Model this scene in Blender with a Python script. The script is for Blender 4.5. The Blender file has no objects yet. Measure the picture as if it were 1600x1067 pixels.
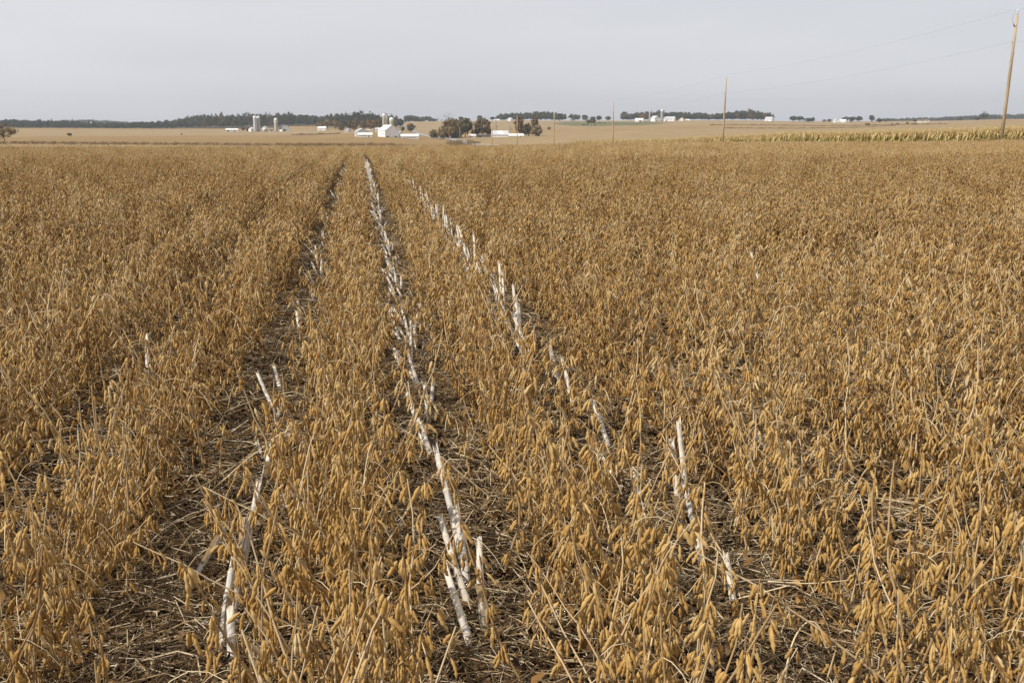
import bpy, math, random
import numpy as np
from mathutils import Matrix, Vector, Euler

scene = bpy.context.scene
R = math.radians
FPX, HOR = 1500.0, 190.0                      # focal length and horizon row, in photograph pixels
PITCH = math.atan((533.5 - HOR) / FPX)
YAW = math.atan(240.0 / (FPX / math.cos(PITCH)))   # the crop rows run along +Y, the camera looks a little to their right
CAM_H = 1.5

# ------------------------------------------------------------------ camera
cd = bpy.data.cameras.new('camera'); cam = bpy.data.objects.new('camera', cd)
scene.collection.objects.link(cam); scene.camera = cam
cam.location = (0, 0, CAM_H); cam.rotation_euler = (math.pi / 2 - PITCH, 0, -YAW)
cd.sensor_width = 36; cd.sensor_fit = 'HORIZONTAL'; cd.lens = FPX * 36 / 1600
cd.clip_start = 0.05; cd.clip_end = 20000

# ------------------------------------------------------------------ sky and sun
SUN_EL, SUN_AZ = R(42), R(-119) + YAW         # azimuth clockwise from +Y: sun stands to the left, a little behind
world = bpy.data.worlds.new('World'); scene.world = world; world.use_nodes = True
nt = world.node_tree; nt.nodes.clear()
def N(t, kind, **kw):
    n = t.nodes.new(kind)
    for k, v in kw.items(): setattr(n, k, v)
    return n
sky = N(nt, 'ShaderNodeTexSky', sky_type='NISHITA', sun_disc=False, sun_elevation=SUN_EL, sun_rotation=SUN_AZ,
        air_density=1.0, dust_density=2.0, ozone_density=1.0, altitude=300)
tc = N(nt, 'ShaderNodeTexCoord')
mp = N(nt, 'ShaderNodeMapping'); mp.inputs['Scale'].default_value = (1.2, 1.2, 7.0); mp.inputs['Rotation'].default_value = (R(6), R(9), 0)
nz = N(nt, 'ShaderNodeTexNoise'); nz.inputs['Scale'].default_value = 1.7; nz.inputs['Detail'].default_value = 5; nz.inputs['Roughness'].default_value = .45
rmp = N(nt, 'ShaderNodeMapRange'); rmp.inputs['From Min'].default_value = .3; rmp.inputs['From Max'].default_value = .7
rmp.inputs['To Min'].default_value = .84; rmp.inputs['To Max'].default_value = .96
veil = N(nt, 'ShaderNodeRGB'); veil.outputs[0].default_value = (7.75, 7.7, 7.9, 1)
mx = N(nt, 'ShaderNodeMix', data_type='RGBA')
bg = N(nt, 'ShaderNodeBackground'); bg.inputs['Strength'].default_value = 0.10
wo = N(nt, 'ShaderNodeOutputWorld')
L = nt.links.new
L(tc.outputs['Generated'], mp.inputs['Vector']); L(mp.outputs[0], nz.inputs['Vector']); L(nz.outputs['Fac'], rmp.inputs['Value'])
sx = N(nt, 'ShaderNodeSeparateXYZ'); L(tc.outputs['Generated'], sx.inputs[0])
er = N(nt, 'ShaderNodeMapRange'); er.inputs['From Min'].default_value = 0.0; er.inputs['From Max'].default_value = .22; L(sx.outputs['Z'], er.inputs['Value'])
low = N(nt, 'ShaderNodeRGB'); low.outputs[0].default_value = (6.15, 6.3, 6.8, 1)
mv = N(nt, 'ShaderNodeMix', data_type='RGBA'); L(er.outputs[0], mv.inputs['Factor']); L(low.outputs[0], mv.inputs['A']); L(veil.outputs[0], mv.inputs['B'])
L(rmp.outputs[0], mx.inputs['Factor']); L(sky.outputs[0], mx.inputs['A']); 
cl = N(nt, 'ShaderNodeMapRange'); cl.inputs['From Min'].default_value = .32; cl.inputs['From Max'].default_value = .68; cl.inputs['To Min'].default_value = .955; cl.inputs['To Max'].default_value = 1.045; L(nz.outputs['Fac'], cl.inputs['Value'])
sc_ = N(nt, 'ShaderNodeVectorMath', operation='SCALE'); L(mv.outputs['Result'], sc_.inputs[0]); L(cl.outputs[0], sc_.inputs['Scale']); L(sc_.outputs[0], mx.inputs['B'])
L(mx.outputs['Result'], bg.inputs['Color']); L(bg.outputs[0], wo.inputs['Surface'])

sd = bpy.data.lights.new('sun', 'SUN'); sun = bpy.data.objects.new('sun', sd); scene.collection.objects.link(sun)
sd.energy = 4.6; sd.angle = R(0.6); sd.color = (1.0, .945, .86)
sv = Vector((math.sin(SUN_AZ) * math.cos(SUN_EL), math.cos(SUN_AZ) * math.cos(SUN_EL), math.sin(SUN_EL)))
sun.rotation_euler = sv.to_track_quat('Z', 'Y').to_euler(); sun.location = (-20, -5, 30)

vs = scene.view_settings
vs.view_transform = 'Standard'; vs.look = 'None'; vs.gamma = 1; vs.exposure = 0.11; vs.use_curve_mapping = False
scene.cycles.use_denoising = True; scene.cycles.denoiser = 'OPENIMAGEDENOISE'; scene.cycles.denoising_input_passes = 'RGB_ALBEDO_NORMAL'; scene.cycles.denoising_prefilter = 'ACCURATE'; scene.cycles.use_adaptive_sampling = False; scene.cycles.sampling_pattern = 'BLUE_NOISE'; scene.cycles.sample_clamp_indirect = 4.0
scene.cycles.max_bounces = 6; scene.cycles.diffuse_bounces = 3; scene.cycles.glossy_bounces = 2
scene.cycles.transparent_max_bounces = 4; scene.cycles.volume_bounces = 0

# ------------------------------------------------------------------ helpers
rng = np.random.default_rng(7)
COL = scene.collection
def tag(o, label=None, cat=None, group=None, kind=None):
    if label: o['label'] = label
    if cat: o['category'] = cat
    if group: o['group'] = group
    if kind: o['kind'] = kind
    return o
def link(o, parent=None, col=None):
    (col or COL).objects.link(o)
    if parent is not None: o.parent = parent
    return o
def empty(name, loc=(0, 0, 0), rz=0.0):
    o = bpy.data.objects.new(name, None); COL.objects.link(o)
    o.location = loc; o.rotation_euler = (0, 0, rz); o.empty_display_size = .1
    return o

class MB:
    """collects vertices, triangles and quads with material slots and a tint per vertex; build() makes ONE mesh"""
    def __init__(s): s.v = []; s.q = []; s.t = []; s.qm = []; s.tm = []; s.tint = []; s.n = 0
    def add(s, v, q=None, t=None, m=0, tint=0.5):
        v = np.asarray(v, float).reshape(-1, 3); k = len(v)
        s.v.append(v); s.tint.append(np.broadcast_to(np.asarray(tint, float), (k,)))
        if q is not None and len(q):
            q = np.asarray(q, int).reshape(-1, 4); s.q.append(q + s.n); s.qm.append(np.full(len(q), m))
        if t is not None and len(t):
            t = np.asarray(t, int).reshape(-1, 3); s.t.append(t + s.n); s.tm.append(np.full(len(t), m))
        s.n += k; return s
    def box(s, c, d, m=0, tint=.5, rz=0.0):
        x, y, z = np.array(d) / 2.0
        v = np.array([(-x, -y, -z), (x, -y, -z), (x, y, -z), (-x, y, -z), (-x, -y, z), (x, -y, z), (x, y, z), (-x, y, z)])
        if rz:
            cs, sn = math.cos(rz), math.sin(rz); v[:, :2] = v[:, :2] @ np.array([[cs, sn], [-sn, cs]])
        return s.add(v + np.array(c), [(0, 3, 2, 1), (4, 5, 6, 7), (0, 1, 5, 4), (1, 2, 6, 5), (2, 3, 7, 6), (3, 0, 4, 7)], m=m, tint=tint)
    def tube(s, pts, rad, sides=5, m=0, tint=.5, cap=True):
        pts = np.asarray(pts, float); n = len(pts); rad = np.broadcast_to(np.asarray(rad, float), (n,))
        d = np.gradient(pts, axis=0); d /= np.linalg.norm(d, axis=1)[:, None] + 1e-9
        ref = np.array([0.31, .95, .05]) if abs(d[0][2]) > .7 else np.array([0, 0, 1.0])
        a = np.cross(d, ref); a /= np.linalg.norm(a, axis=1)[:, None] + 1e-9; b = np.cross(d, a)
        an = np.arange(sides) * 2 * math.pi / sides
        v = pts[:, None] + rad[:, None, None] * (np.cos(an)[None, :, None] * a[:, None] + np.sin(an)[None, :, None] * b[:, None])
        i = np.arange(n - 1)[:, None] * sides; j = np.arange(sides)[None]; k = (j + 1) % sides
        q = np.stack([i + j, i + sides + j, i + sides + k, i + k], -1).reshape(-1, 4)
        t = []
        vv = v.reshape(-1, 3)
        if cap:
            vv = np.vstack([vv, pts[:1], pts[-1:]]); e = (n - 1) * sides
            t = [(n * sides, jj, (jj + 1) % sides) for jj in range(sides)] + [(n * sides + 1, e + (jj + 1) % sides, e + jj) for jj in range(sides)]
        return s.add(vv, q, t, m, tint)
    def poly(s, pts, m=0, tint=.5):
        pts = np.asarray(pts, float)
        return s.add(pts, q=[(0, 1, 2, 3)], m=m, tint=tint) if len(pts) == 4 else s.add(pts, t=[(0, i, i + 1) for i in range(1, len(pts) - 1)], m=m, tint=tint)
    def mesh(s, name, mats, smooth=False):
        me = bpy.data.meshes.new(name)
        V = np.vstack(s.v); Q = np.vstack(s.q) if s.q else np.zeros((0, 4), int); T = np.vstack(s.t) if s.t else np.zeros((0, 3), int)
        me.vertices.add(len(V)); me.vertices.foreach_set('co', V.astype(np.float32).ravel())
        nl = Q.size + T.size
        me.loops.add(nl); me.loops.foreach_set('vertex_index', np.concatenate([Q.ravel(), T.ravel()]).astype(np.int32))
        me.polygons.add(len(Q) + len(T))
        me.polygons.foreach_set('loop_start', np.concatenate([np.arange(len(Q)) * 4, Q.size + np.arange(len(T)) * 3]).astype(np.int32))
        mi = np.concatenate([np.concatenate(s.qm) if s.qm else [], np.concatenate(s.tm) if s.tm else []]).astype(np.int32)
        for mt in (mats if isinstance(mats, (list, tuple)) else [mats]): me.materials.append(mt)
        me.polygons.foreach_set('material_index', mi)
        me.polygons.foreach_set('use_smooth', np.full(len(Q) + len(T), smooth))
        at = me.attributes.new('tint', 'FLOAT', 'POINT'); at.data.foreach_set('value', np.concatenate(s.tint).astype(np.float32))
        me.update(calc_edges=True)
        return me
    def build(s, name, mats, parent=None, smooth=False, col=None):
        return link(bpy.data.objects.new(name, s.mesh(name, mats, smooth)), parent, col)

# ------------------------------------------------------------------ materials (all procedural)
def mat(name, cols, rough=.85, scale=4.0, detail=4, tint=1.0, rand=0.0, noise=.5, bump=0.0, bscale=None, spec=.25, metal=0.0, stretch=(1, 1, 1), coord='Object', trans=0.0, sheen=0.0, patch=0.0):
    """colour ramp over noise + per-vertex tint + per-object random value"""
    m = bpy.data.materials.new(name); m.use_nodes = True; t = m.node_tree; t.nodes.clear(); lk = t.links.new
    out = N(t, 'ShaderNodeOutputMaterial'); p = N(t, 'ShaderNodeBsdfPrincipled')
    p.inputs['Roughness'].default_value = rough; p.inputs['Specular IOR Level'].default_value = spec; p.inputs['Metallic'].default_value = metal
    if sheen: p.inputs['Sheen Weight'].default_value = sheen; p.inputs['Sheen Roughness'].default_value = .5; p.inputs['Sheen Tint'].default_value = (1, .93, .8, 1)
    c = N(t, 'ShaderNodeTexCoord'); mpn = N(t, 'ShaderNodeMapping'); mpn.inputs['Scale'].default_value = stretch
    if coord == 'World':
        g = N(t, 'ShaderNodeNewGeometry'); lk(g.outputs['Position'], mpn.inputs['Vector'])
    else: lk(c.outputs[coord], mpn.inputs['Vector'])
    n = N(t, 'ShaderNodeTexNoise'); n.inputs['Scale'].default_value = scale; n.inputs['Detail'].default_value = detail; n.inputs['Roughness'].default_value = .6
    lk(mpn.outputs[0], n.inputs['Vector'])
    a = N(t, 'ShaderNodeAttribute', attribute_name='tint'); oi = N(t, 'ShaderNodeObjectInfo')
    def scaled(sock, k):
        s1 = N(t, 'ShaderNodeMath', operation='SUBTRACT'); lk(sock, s1.inputs[0]); s1.inputs[1].default_value = .5
        s2 = N(t, 'ShaderNodeMath', operation='MULTIPLY'); lk(s1.outputs[0], s2.inputs[0]); s2.inputs[1].default_value = k; return s2.outputs[0]
    pt = None
    if patch:
        gg = N(t, 'ShaderNodeNewGeometry'); pn = N(t, 'ShaderNodeTexNoise'); pn.inputs['Scale'].default_value = .45; pn.inputs['Detail'].default_value = 4; lk(gg.outputs['Position'], pn.inputs['Vector']); pt = pn.outputs['Fac']
    acc = None
    for sock, k in ((n.outputs['Fac'], noise * 2.2), (a.outputs['Fac'], tint), (oi.outputs['Random'], rand), (pt, patch * 2)):
        if not k: continue
        o = scaled(sock, k)
        if acc is None: acc = o
        else:
            ad = N(t, 'ShaderNodeMath', operation='ADD'); lk(acc, ad.inputs[0]); lk(o, ad.inputs[1]); acc = ad.outputs[0]
    ad = N(t, 'ShaderNodeMath', operation='ADD', use_clamp=True); ad.inputs[1].default_value = .5
    if acc is not None: lk(acc, ad.inputs[0])
    cr = N(t, 'ShaderNodeValToRGB'); e = cr.color_ramp.elements
    for i, col in enumerate(cols):
        pos = i / max(1, len(cols) - 1)
        el = e[i] if i < 2 and len(cols) > 1 else (e[0] if len(cols) == 1 else e.new(pos))
        el.position = pos; el.color = (*col, 1)
    if len(cols) == 1: e[1].color = (*cols[0], 1)
    lk(ad.outputs[0], cr.inputs['Fac']); lk(cr.outputs['Color'], p.inputs['Base Color'])
    if bump:
        bn = N(t, 'ShaderNodeTexNoise'); bn.inputs['Scale'].default_value = bscale or scale * 3; bn.inputs['Detail'].default_value = 5; lk(mpn.outputs[0], bn.inputs['Vector'])
        b = N(t, 'ShaderNodeBump'); b.inputs['Strength'].default_value = bump; b.inputs['Distance'].default_value = .02
        lk(bn.outputs['Fac'], b.inputs['Height']); lk(b.outputs[0], p.inputs['Normal'])
    if trans:
        tr = N(t, 'ShaderNodeBsdfTranslucent'); lk(cr.outputs['Color'], tr.inputs['Color'])
        ms = N(t, 'ShaderNodeMixShader'); ms.inputs[0].default_value = trans; lk(p.outputs[0], ms.inputs[1]); lk(tr.outputs[0], ms.inputs[2]); lk(ms.outputs[0], out.inputs['Surface'])
    else: lk(p.outputs[0], out.inputs['Surface'])
    return m
M = {}
M['pod'] = mat('soy_pod', [(.15, .070, .018), (.36, .192, .050), (.47, .28, .084), (.55, .37, .14), (.59, .455, .255)], rough=.62, scale=70, tint=.9, rand=.4, noise=.4, spec=.25, trans=.17, sheen=.1, patch=.35)
M['pod_far_lit'] = mat('soy_pod_far_lit', [(.25, .132, .042), (.49, .295, .098), (.60, .395, .145), (.67, .485, .215), (.70, .565, .335)], rough=.62, scale=70, tint=.9, rand=.4, noise=.4, spec=.25, trans=.17, sheen=.1, patch=.4)  # pod colour lightened: brightness of the far crop is put into the material
M['stem'] = mat('soy_stem', [(.20, .125, .055), (.37, .25, .125), (.56, .44, .28)], rough=.7, scale=25, tint=.9, rand=.4, noise=.4, spec=.2)
M['petiole'] = mat('soy_petiole', [(.30, .20, .09), (.50, .36, .17), (.66, .55, .36)], rough=.65, scale=20, tint=1.0, rand=.3, noise=.3)
M['stub'] = mat('bleached_corn_stalk', [(.28, .21, .14), (.47, .44, .40), (.62, .55, .44), (.72, .65, .53)], rough=.75, scale=75, tint=.7, rand=.3, noise=.3, bump=.35, bscale=160, stretch=(1, 1, .10), spec=.3)
M['node'] = mat('corn_stalk_node', [(.34, .27, .19), (.56, .48, .37)], rough=.8, scale=30)
M['pith'] = mat('corn_stalk_pith', [(.55, .46, .33), (.75, .68, .55)], rough=.9, scale=60)
M['straw'] = mat('straw', [(.06, .034, .015), (.17, .105, .045), (.34, .24, .125), (.60, .50, .35)], rough=.75, scale=12, tint=1.1, rand=.2, noise=.25)
M['leaf_litter'] = mat('dead_leaf_litter', [(.035, .019, .009), (.09, .052, .024), (.18, .112, .055), (.31, .225, .13)], rough=.9, scale=40, tint=1.0, noise=.4)
M['soil'] = mat('dark_soil', [(.022, .014, .008), (.050, .031, .017), (.10, .065, .036)], rough=.95, scale=9, detail=8, tint=0, noise=.7, bump=.9, bscale=60, spec=.1, coord='World')

# ------------------------------------------------------------------ terrain
cp, sp_ = math.cos(YAW), math.sin(YAW)
KX = FPX / math.cos(PITCH); KY = FPX / math.cos(PITCH) ** 2
def to_world(lat, dep): return lat * cp + dep * sp_, -lat * sp_ + dep * cp
def to_cam(x, y): return x * cp - y * sp_, x * sp_ + y * cp
COLS = [ # bearing (photo column), then (depth in m, ground row as seen from the eye) beyond the field's crest
 (-500, [(150, 236), (250, 231), (420, 222), (550, 217), (700, 212), (900, 206), (1150, 202), (1400, 200), (1800, 198), (2600, 195)]),
 (0,    [(150, 238), (250, 233), (420, 222), (550, 217), (700, 212), (900, 206), (1150, 202), (1400, 200), (1800, 198), (2600, 194)]),
 (270,  [(150, 240), (250, 236), (420, 225), (650, 216), (900, 209), (1100, 205), (1400, 201), (1800, 198), (2600, 194)]),
 (400,  [(150, 240), (250, 237), (420, 226.5), (650, 217), (900, 210), (1100, 206), (1250, 204), (1400, 200.5), (1800, 197), (2600, 193)]),
 (470,  [(150, 240), (250, 238), (420, 227), (650, 217), (900, 210), (1100, 205.5), (1250, 200), (1400, 196.5), (1800, 194), (2600, 192)]),
 (600,  [(150, 240), (250, 239), (420, 227.5), (700, 214.5), (900, 206), (1100, 202), (1400, 198), (1800, 194), (2600, 191)]),
 (660,  [(150, 240), (250, 240), (420, 232), (560, 224), (735, 217), (900, 212), (1166, 203), (1500, 192), (1700, 190.5), (2600, 190)]),
 (725,  [(150, 239), (250, 238), (420, 231), (495, 228), (650, 215), (900, 206), (1166, 199), (1500, 190.5), (1700, 189.5), (2600, 189.5)]),
 (800,  [(150, 236), (250, 235), (330, 232), (420, 228), (550, 219), (650, 214), (900, 205), (1150, 197), (1400, 190), (1600, 188.5), (2600, 189)]),
 (920,  [(150, 235), (250, 233), (330, 228), (420, 220), (650, 210), (900, 202), (1150, 197), (1400, 190.5), (1600, 189), (2600, 189)]),
 (1030, [(150, 233), (250, 231), (420, 217), (650, 206), (900, 199), (1150, 196), (1400, 190), (1600, 188.5), (2600, 189)]),
 (1130, [(134, 230), (174, 229.5), (250, 226), (420, 213), (650, 205), (900, 198), (1150, 193), (1400, 189), (1600, 188), (2600, 189)]),
 (1300, [(134, 228.5), (250, 217), (420, 208.5), (650, 203), (900, 199), (1150, 195), (1400, 192), (1600, 191), (2600, 190)]),
 (1450, [(115, 229), (150, 223), (250, 209), (420, 203), (650, 199), (900, 196), (1150, 193.5), (1500, 191.5), (2600, 189)]),
 (1600, [(97, 229), (150, 218), (250, 206), (420, 199), (650, 194), (900, 190), (1150, 187.5), (1500, 186), (2600, 186)]),
 (2200, [(97, 228), (150, 217), (250, 205), (420, 197), (650, 193), (900, 189), (1150, 186), (1500, 184), (2600, 184)])]
def k_of(px): return float(np.interp(px, [-500, 560, 700, 860, 1000, 1440, 1540, 2200], [.000185, .000175, .000165, .000150, .000122, .000118, .000080, .000075]))
AZ = np.concatenate([np.linspace(-180, -34, 50), np.linspace(-33.6, 33.6, 449), np.linspace(34, 180, 50)])
RAD = np.exp(np.linspace(math.log(.5), math.log(3300), 520))
def build_grid():
    prof = []
    for px, tab in COLS:
        k = k_of(px); zc = [0.] + [d for d in (10, 20, 30, 40, 50, 60, 70, 80, 90) if d < tab[0][0] - 12]
        zz = [-k * d * d for d in zc]
        for d, y in tab: zc.append(d); zz.append(CAM_H - (y - HOR) * d / KY)
        g = np.interp(RAD, zc, zz); prof.append(g)
    prof = np.array(prof); pxs = [c[0] for c in COLS]
    H = np.zeros((len(AZ), len(RAD)))
    for i, a in enumerate(AZ):
        ca = max(math.cos(R(a)), .78) if abs(a) < 90 else .78
        px = 800 + KX * math.tan(R(max(-42, min(42, a))))
        j = np.searchsorted(pxs, px) - 1; j = max(0, min(len(pxs) - 2, j)); w = min(1, max(0, (px - pxs[j]) / (pxs[j + 1] - pxs[j]))); w = w * w * (3 - 2 * w)
        col = prof[j] * (1 - w) + prof[j + 1] * w
        col = np.interp(RAD * ca, RAD, col)
        if abs(a) > 60:
            f = min(1, (abs(a) - 60) / 60); col = col * (1 - f) + f * np.interp(RAD, [0, 80, 300, 3300], [0, -1.0, -8, -12])
        H[i] = col
    def smooth(A, n, axis):
        ker = np.hanning(n + 2)[1:-1]; ker /= ker.sum()
        pad = [(0, 0), (0, 0)]; pad[axis] = (n // 2, n // 2)
        P = np.pad(A, pad, mode='edge')
        return np.apply_along_axis(lambda v: np.convolve(v, ker, 'valid'), axis, P)
    H = smooth(H, 11, 1); H[50:499] = smooth(H[50:499], 15, 0)
    return H
HG = build_grid()
def terr(x, y):
    """height of the ground at world x, y (arrays or numbers)"""
    x = np.asarray(x, float); y = np.asarray(y, float)
    la, de = to_cam(x, y); a = np.degrees(np.arctan2(la, de)); r = np.clip(np.hypot(la, de), RAD[0], RAD[-1] * .999)
    fi = np.interp(a, AZ, np.arange(len(AZ))); fj = np.interp(np.log(r), np.log(RAD), np.arange(len(RAD)))
    i = np.clip(fi.astype(int), 0, len(AZ) - 2); j = np.clip(fj.astype(int), 0, len(RAD) - 2); u = fi - i; w = fj - j
    return (HG[i, j] * (1 - u) * (1 - w) + HG[i + 1, j] * u * (1 - w) + HG[i, j + 1] * (1 - u) * w + HG[i + 1, j + 1] * u * w)
def at(px, dep, lift=0.0):
    """a place on the ground: bearing as a photo column, depth in metres"""
    x, y = to_world((px - 800) / KX * dep, dep); return (x, y, float(terr(x, y)) + lift)
def size(npx, dep): return npx * dep / KX

def fieldmat(name, c1, c2, c3, ns=.05):
    return mat(name, [c1, c2, c3], rough=.95, scale=ns, detail=9, tint=0, noise=.6, spec=.05, coord='World', stretch=(1, .35, 1))
M['crop_tan'] = fieldmat('ripe_crop_tan', (.21, .142, .066), (.265, .182, .088), (.32, .222, .112))
M['crop_pale'] = fieldmat('ripe_crop_pale', (.225, .158, .082), (.272, .196, .106), (.318, .234, .132))
M['crop_orange'] = fieldmat('ripe_crop_orange', (.19, .122, .052), (.24, .158, .070), (.29, .195, .09))
M['pasture'] = fieldmat('green_pasture', (.095, .098, .045), (.125, .122, .06), (.16, .15, .075))
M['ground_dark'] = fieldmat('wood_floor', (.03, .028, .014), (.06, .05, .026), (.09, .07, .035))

def make_ground():
    ii, jj = np.meshgrid(np.arange(len(AZ)), np.arange(len(RAD)), indexing='ij')
    a = np.radians(AZ)[ii]; r = RAD[jj]
    x, y = to_world(r * np.sin(a), r * np.cos(a)); z = HG.copy()
    # clods and furrow relief close to the camera
    def vnoise(sc, seed):
        g = np.random.default_rng(seed).random((256, 256)); u = (x * sc) % 255; v = (y * sc) % 255
        iu = u.astype(int); iv = v.astype(int); fu = u - iu; fv = v - iv; fu = fu * fu * (3 - 2 * fu); fv = fv * fv * (3 - 2 * fv)
        return g[iu, iv] * (1 - fu) * (1 - fv) + g[iu + 1, iv] * fu * (1 - fv) + g[iu, iv + 1] * (1 - fu) * fv + g[iu + 1, iv + 1] * fu * fv - .5
    near = np.clip((26 - r) / 10, 0, 1)
    z = z + near * (.035 * vnoise(4.3, 1) + .025 * vnoise(11, 2) + .014 * vnoise(26, 3))
    V = np.stack([x, y, z], -1).reshape(-1, 3)
    n = len(RAD); i = np.arange(len(AZ) - 1)[:, None]; j = np.arange(n - 1)[None]
    q = np.stack([i * n + j, (i + 1) * n + j, (i + 1) * n + j + 1, i * n + j + 1], -1).reshape(-1, 4)[:, ::-1]
    c = V[q].mean(1); la, de = to_cam(c[:, 0], c[:, 1]); de = np.maximum(de, 1); px = 800 + KX * la / de
    reg = np.full(len(q), 1)                                   # 0 soil, 1 tan, 2 pale, 3 orange, 4 pasture, 5 dark
    wob = 18 * np.sin(px / 61.) + 9 * np.sin(px / 23.)
    right = c[:, 0] > 57.5
    d1 = np.interp(px, [-300, 0, 200, 420, 560, 690], [395, 400, 425, 430, 440, 450]) + wob * .2
    d2 = np.interp(px, [-300, 0, 150, 300, 450, 560, 690], [560, 600, 690, 780, 850, 860, 880]) + wob * .5
    d3 = np.interp(px, [-300, 100, 250, 400, 470, 690], [960, 1000, 1180, 1260, 1140, 1000]) + wob * .5
    reg[~right & (de > d1)] = 3
    reg[~right & (de > d2)] = 2
    reg[~right & (de > d3)] = 1
    reg[right & (de > 100)] = 2
    reg[right & (de > 700 + .25 * (px - 800) + wob) & (de < 980 + .15 * (px - 800) + wob)] = 1
    reg[(px > 860 + np.abs(de - 1270) * .25) & (px < 1045 - np.abs(de - 1270) * .3) & (de > 1130) & (de < 1390)] = 4
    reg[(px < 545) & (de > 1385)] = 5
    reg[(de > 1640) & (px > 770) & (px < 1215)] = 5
    reg[(c[:, 0] < 50.5) & (de < 125)] = 0
    reg[(c[:, 0] >= 50.5) & (c[:, 0] < 64) & (de < 320)] = 3
    names = [('ground', 'soil', 'bare dark soil between the soybean rows'), ('field', 'crop_tan', 'tan ripe crop fields rolling to the horizon'), ('field', 'crop_pale', 'pale buff ripe fields on the far slopes'),
             ('field', 'crop_orange', 'orange-brown strips of ripe crop beyond the crest'), ('field', 'pasture', 'dull green pasture on the far slope'), ('terrain', 'ground_dark', 'dark ground under the far woods')]
    for k, (nm, mt, lb) in enumerate(names):
        qq = q[reg == k]
        if not len(qq): continue
        used, inv = np.unique(qq, return_inverse=True)
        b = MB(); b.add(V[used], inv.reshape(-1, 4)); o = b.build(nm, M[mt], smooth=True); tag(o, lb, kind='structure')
make_ground()

# ------------------------------------------------------------------ soybean plants
POD_SHAPES = [([0, .16, .33, .46, .63, .78, 1.0], [.20, .68, 1.0, .60, 1.06, .72, .05], .03, 1.0, 1.0),      # two to four seeds, straight or curved
              ([0, .14, .26, .37, .50, .62, .75, .87, 1.0], [.20, .60, .94, .58, 1.02, .60, .98, .62, .05], -.03, .95, 1.0),
              ([0, .15, .26, .37, .50, .62, .74, .87, 1.0], [.18, .58, .95, .60, .98, .55, .86, .58, .05], .09, .82, .95),
              ([0, .22, .40, .52, .70, .84, 1.0], [.24, .85, 1.05, .70, .92, .55, .06], .0, 1.12, .9),
              ([0, .25, .48, .70, 1.0], [.22, .75, 1.0, .55, .05], .05, .95, .72)]
def pod_geo(lod, sh):
    t, r, bend, lob, kl = sh; t = np.array(t, float); r = np.array(r, float)
    if lod == 0: sd = 5
    elif lod == 1: t, r, sd = np.array([0, .28, .72, 1.0]), np.array([.3, 1.0, .9, .1]), 3
    else: t, r, sd = np.array([0, .5, 1.0]), np.array([.25, 1.05, .1]), 3
    n = len(t); an = np.arange(sd) * 2 * math.pi / sd + .4
    w = .126 * lob
    v = np.zeros((n, sd, 3)); v[..., 0] = r[:, None] * w * np.cos(an); v[..., 1] = r[:, None] * w * .68 * np.sin(an)
    v[..., 2] = -t[:, None] * kl; v[..., 0] += (bend * 4 * t * (1 - t))[:, None]
    i = np.arange(n - 1)[:, None] * sd; j = np.arange(sd)[None]; k = (j + 1) % sd
    q = np.stack([i + j, i + sd + j, i + sd + k, i + k], -1).reshape(-1, 4)
    return v.reshape(-1, 3), q
POD_GEO = {l: [pod_geo(l, sh) for sh in POD_SHAPES] for l in (0, 1, 2)}
pod_mesh = []
for g in POD_GEO[0]:
    b = MB(); b.add(g[0], g[1]); pod_mesh.append(b.mesh('pod', M['pod'], True))

def gen_plant(rg, height, lodged=0.0, npod=1.0):
    """skeleton of one dry plant: stems, petioles, pods"""
    stems, pets, pods = [], [], []
    def axis(p0, d0, length, r0, first):
        n = 8; pts = [np.array(p0, float)]; d = np.array(d0, float)
        for i in range(n):
            d = d + rg.normal(0, .12, 3) + np.array([0, 0, .04]); d /= np.linalg.norm(d); pts.append(pts[-1] + d * length / n)
        pts = np.array(pts); stems.append((pts, np.linspace(r0, r0 * .45, n + 1)))
        s = first; T = np.linspace(0, 1, n + 1)
        ang = rg.random() * 6.28
        while s < length:
            p = np.array([np.interp(s / length, T, pts[:, c]) for c in range(3)]); ang += 2.4 + rg.normal(0, .5)
            k = rg.choice([0, 1, 2, 3, 4], p=[.05, .15, .31, .31, .18])
            if s > length * .93: k = max(2, k)
            for _ in range(int(round(k * npod))):
                az = ang + rg.normal(0, .75); sp = abs(rg.normal(.36, .16))
                o = np.array([math.cos(az), math.sin(az), 0]); q0 = p + o * rg.uniform(.004, .016) - np.array([0, 0, rg.uniform(0, .012)])
                dr = np.array([math.cos(az) * math.sin(sp), math.sin(az) * math.sin(sp), -math.cos(sp)])
                pods.append((q0, dr, az, rg.uniform(.034, .051), int(rg.choice(5, p=[.28, .28, .16, .18, .10])), rg.random()))
            if rg.random() < .11:
                az = ang + 2 + rg.normal(0, .6); ln = rg.uniform(.06, .17); up = rg.uniform(-.1, .9); o = np.array([math.cos(az), math.sin(az), 0])
                tt = np.linspace(0, 1, 5)[:, None]
                pets.append((p + o * ln * tt + np.array([0, 0, 1.]) * ln * (up * tt - 1.0 * tt ** 2.2), .0011))
            s += rg.uniform(.026, .044)
        return pts
    lean = rg.normal(0, .10 + .22 * lodged); la = rg.random() * 6.28
    d0 = np.array([math.cos(la) * lean, math.sin(la) * lean, 1.])
    main = axis((0, 0, 0), d0, height, rg.uniform(.0034, .0046), height * rg.uniform(.06, .16))
    for _ in range(int(rg.choice([0, 1, 2, 3], p=[.2, .35, .3, .15]))):
        k = rg.integers(1, 4); az = rg.random() * 6.28; sp = rg.uniform(.4, .95)
        axis(main[k], (math.cos(az) * sp, math.sin(az) * sp, .9), height * rg.uniform(.4, .68), .0026, .07)
    return stems, pets, pods
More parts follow.
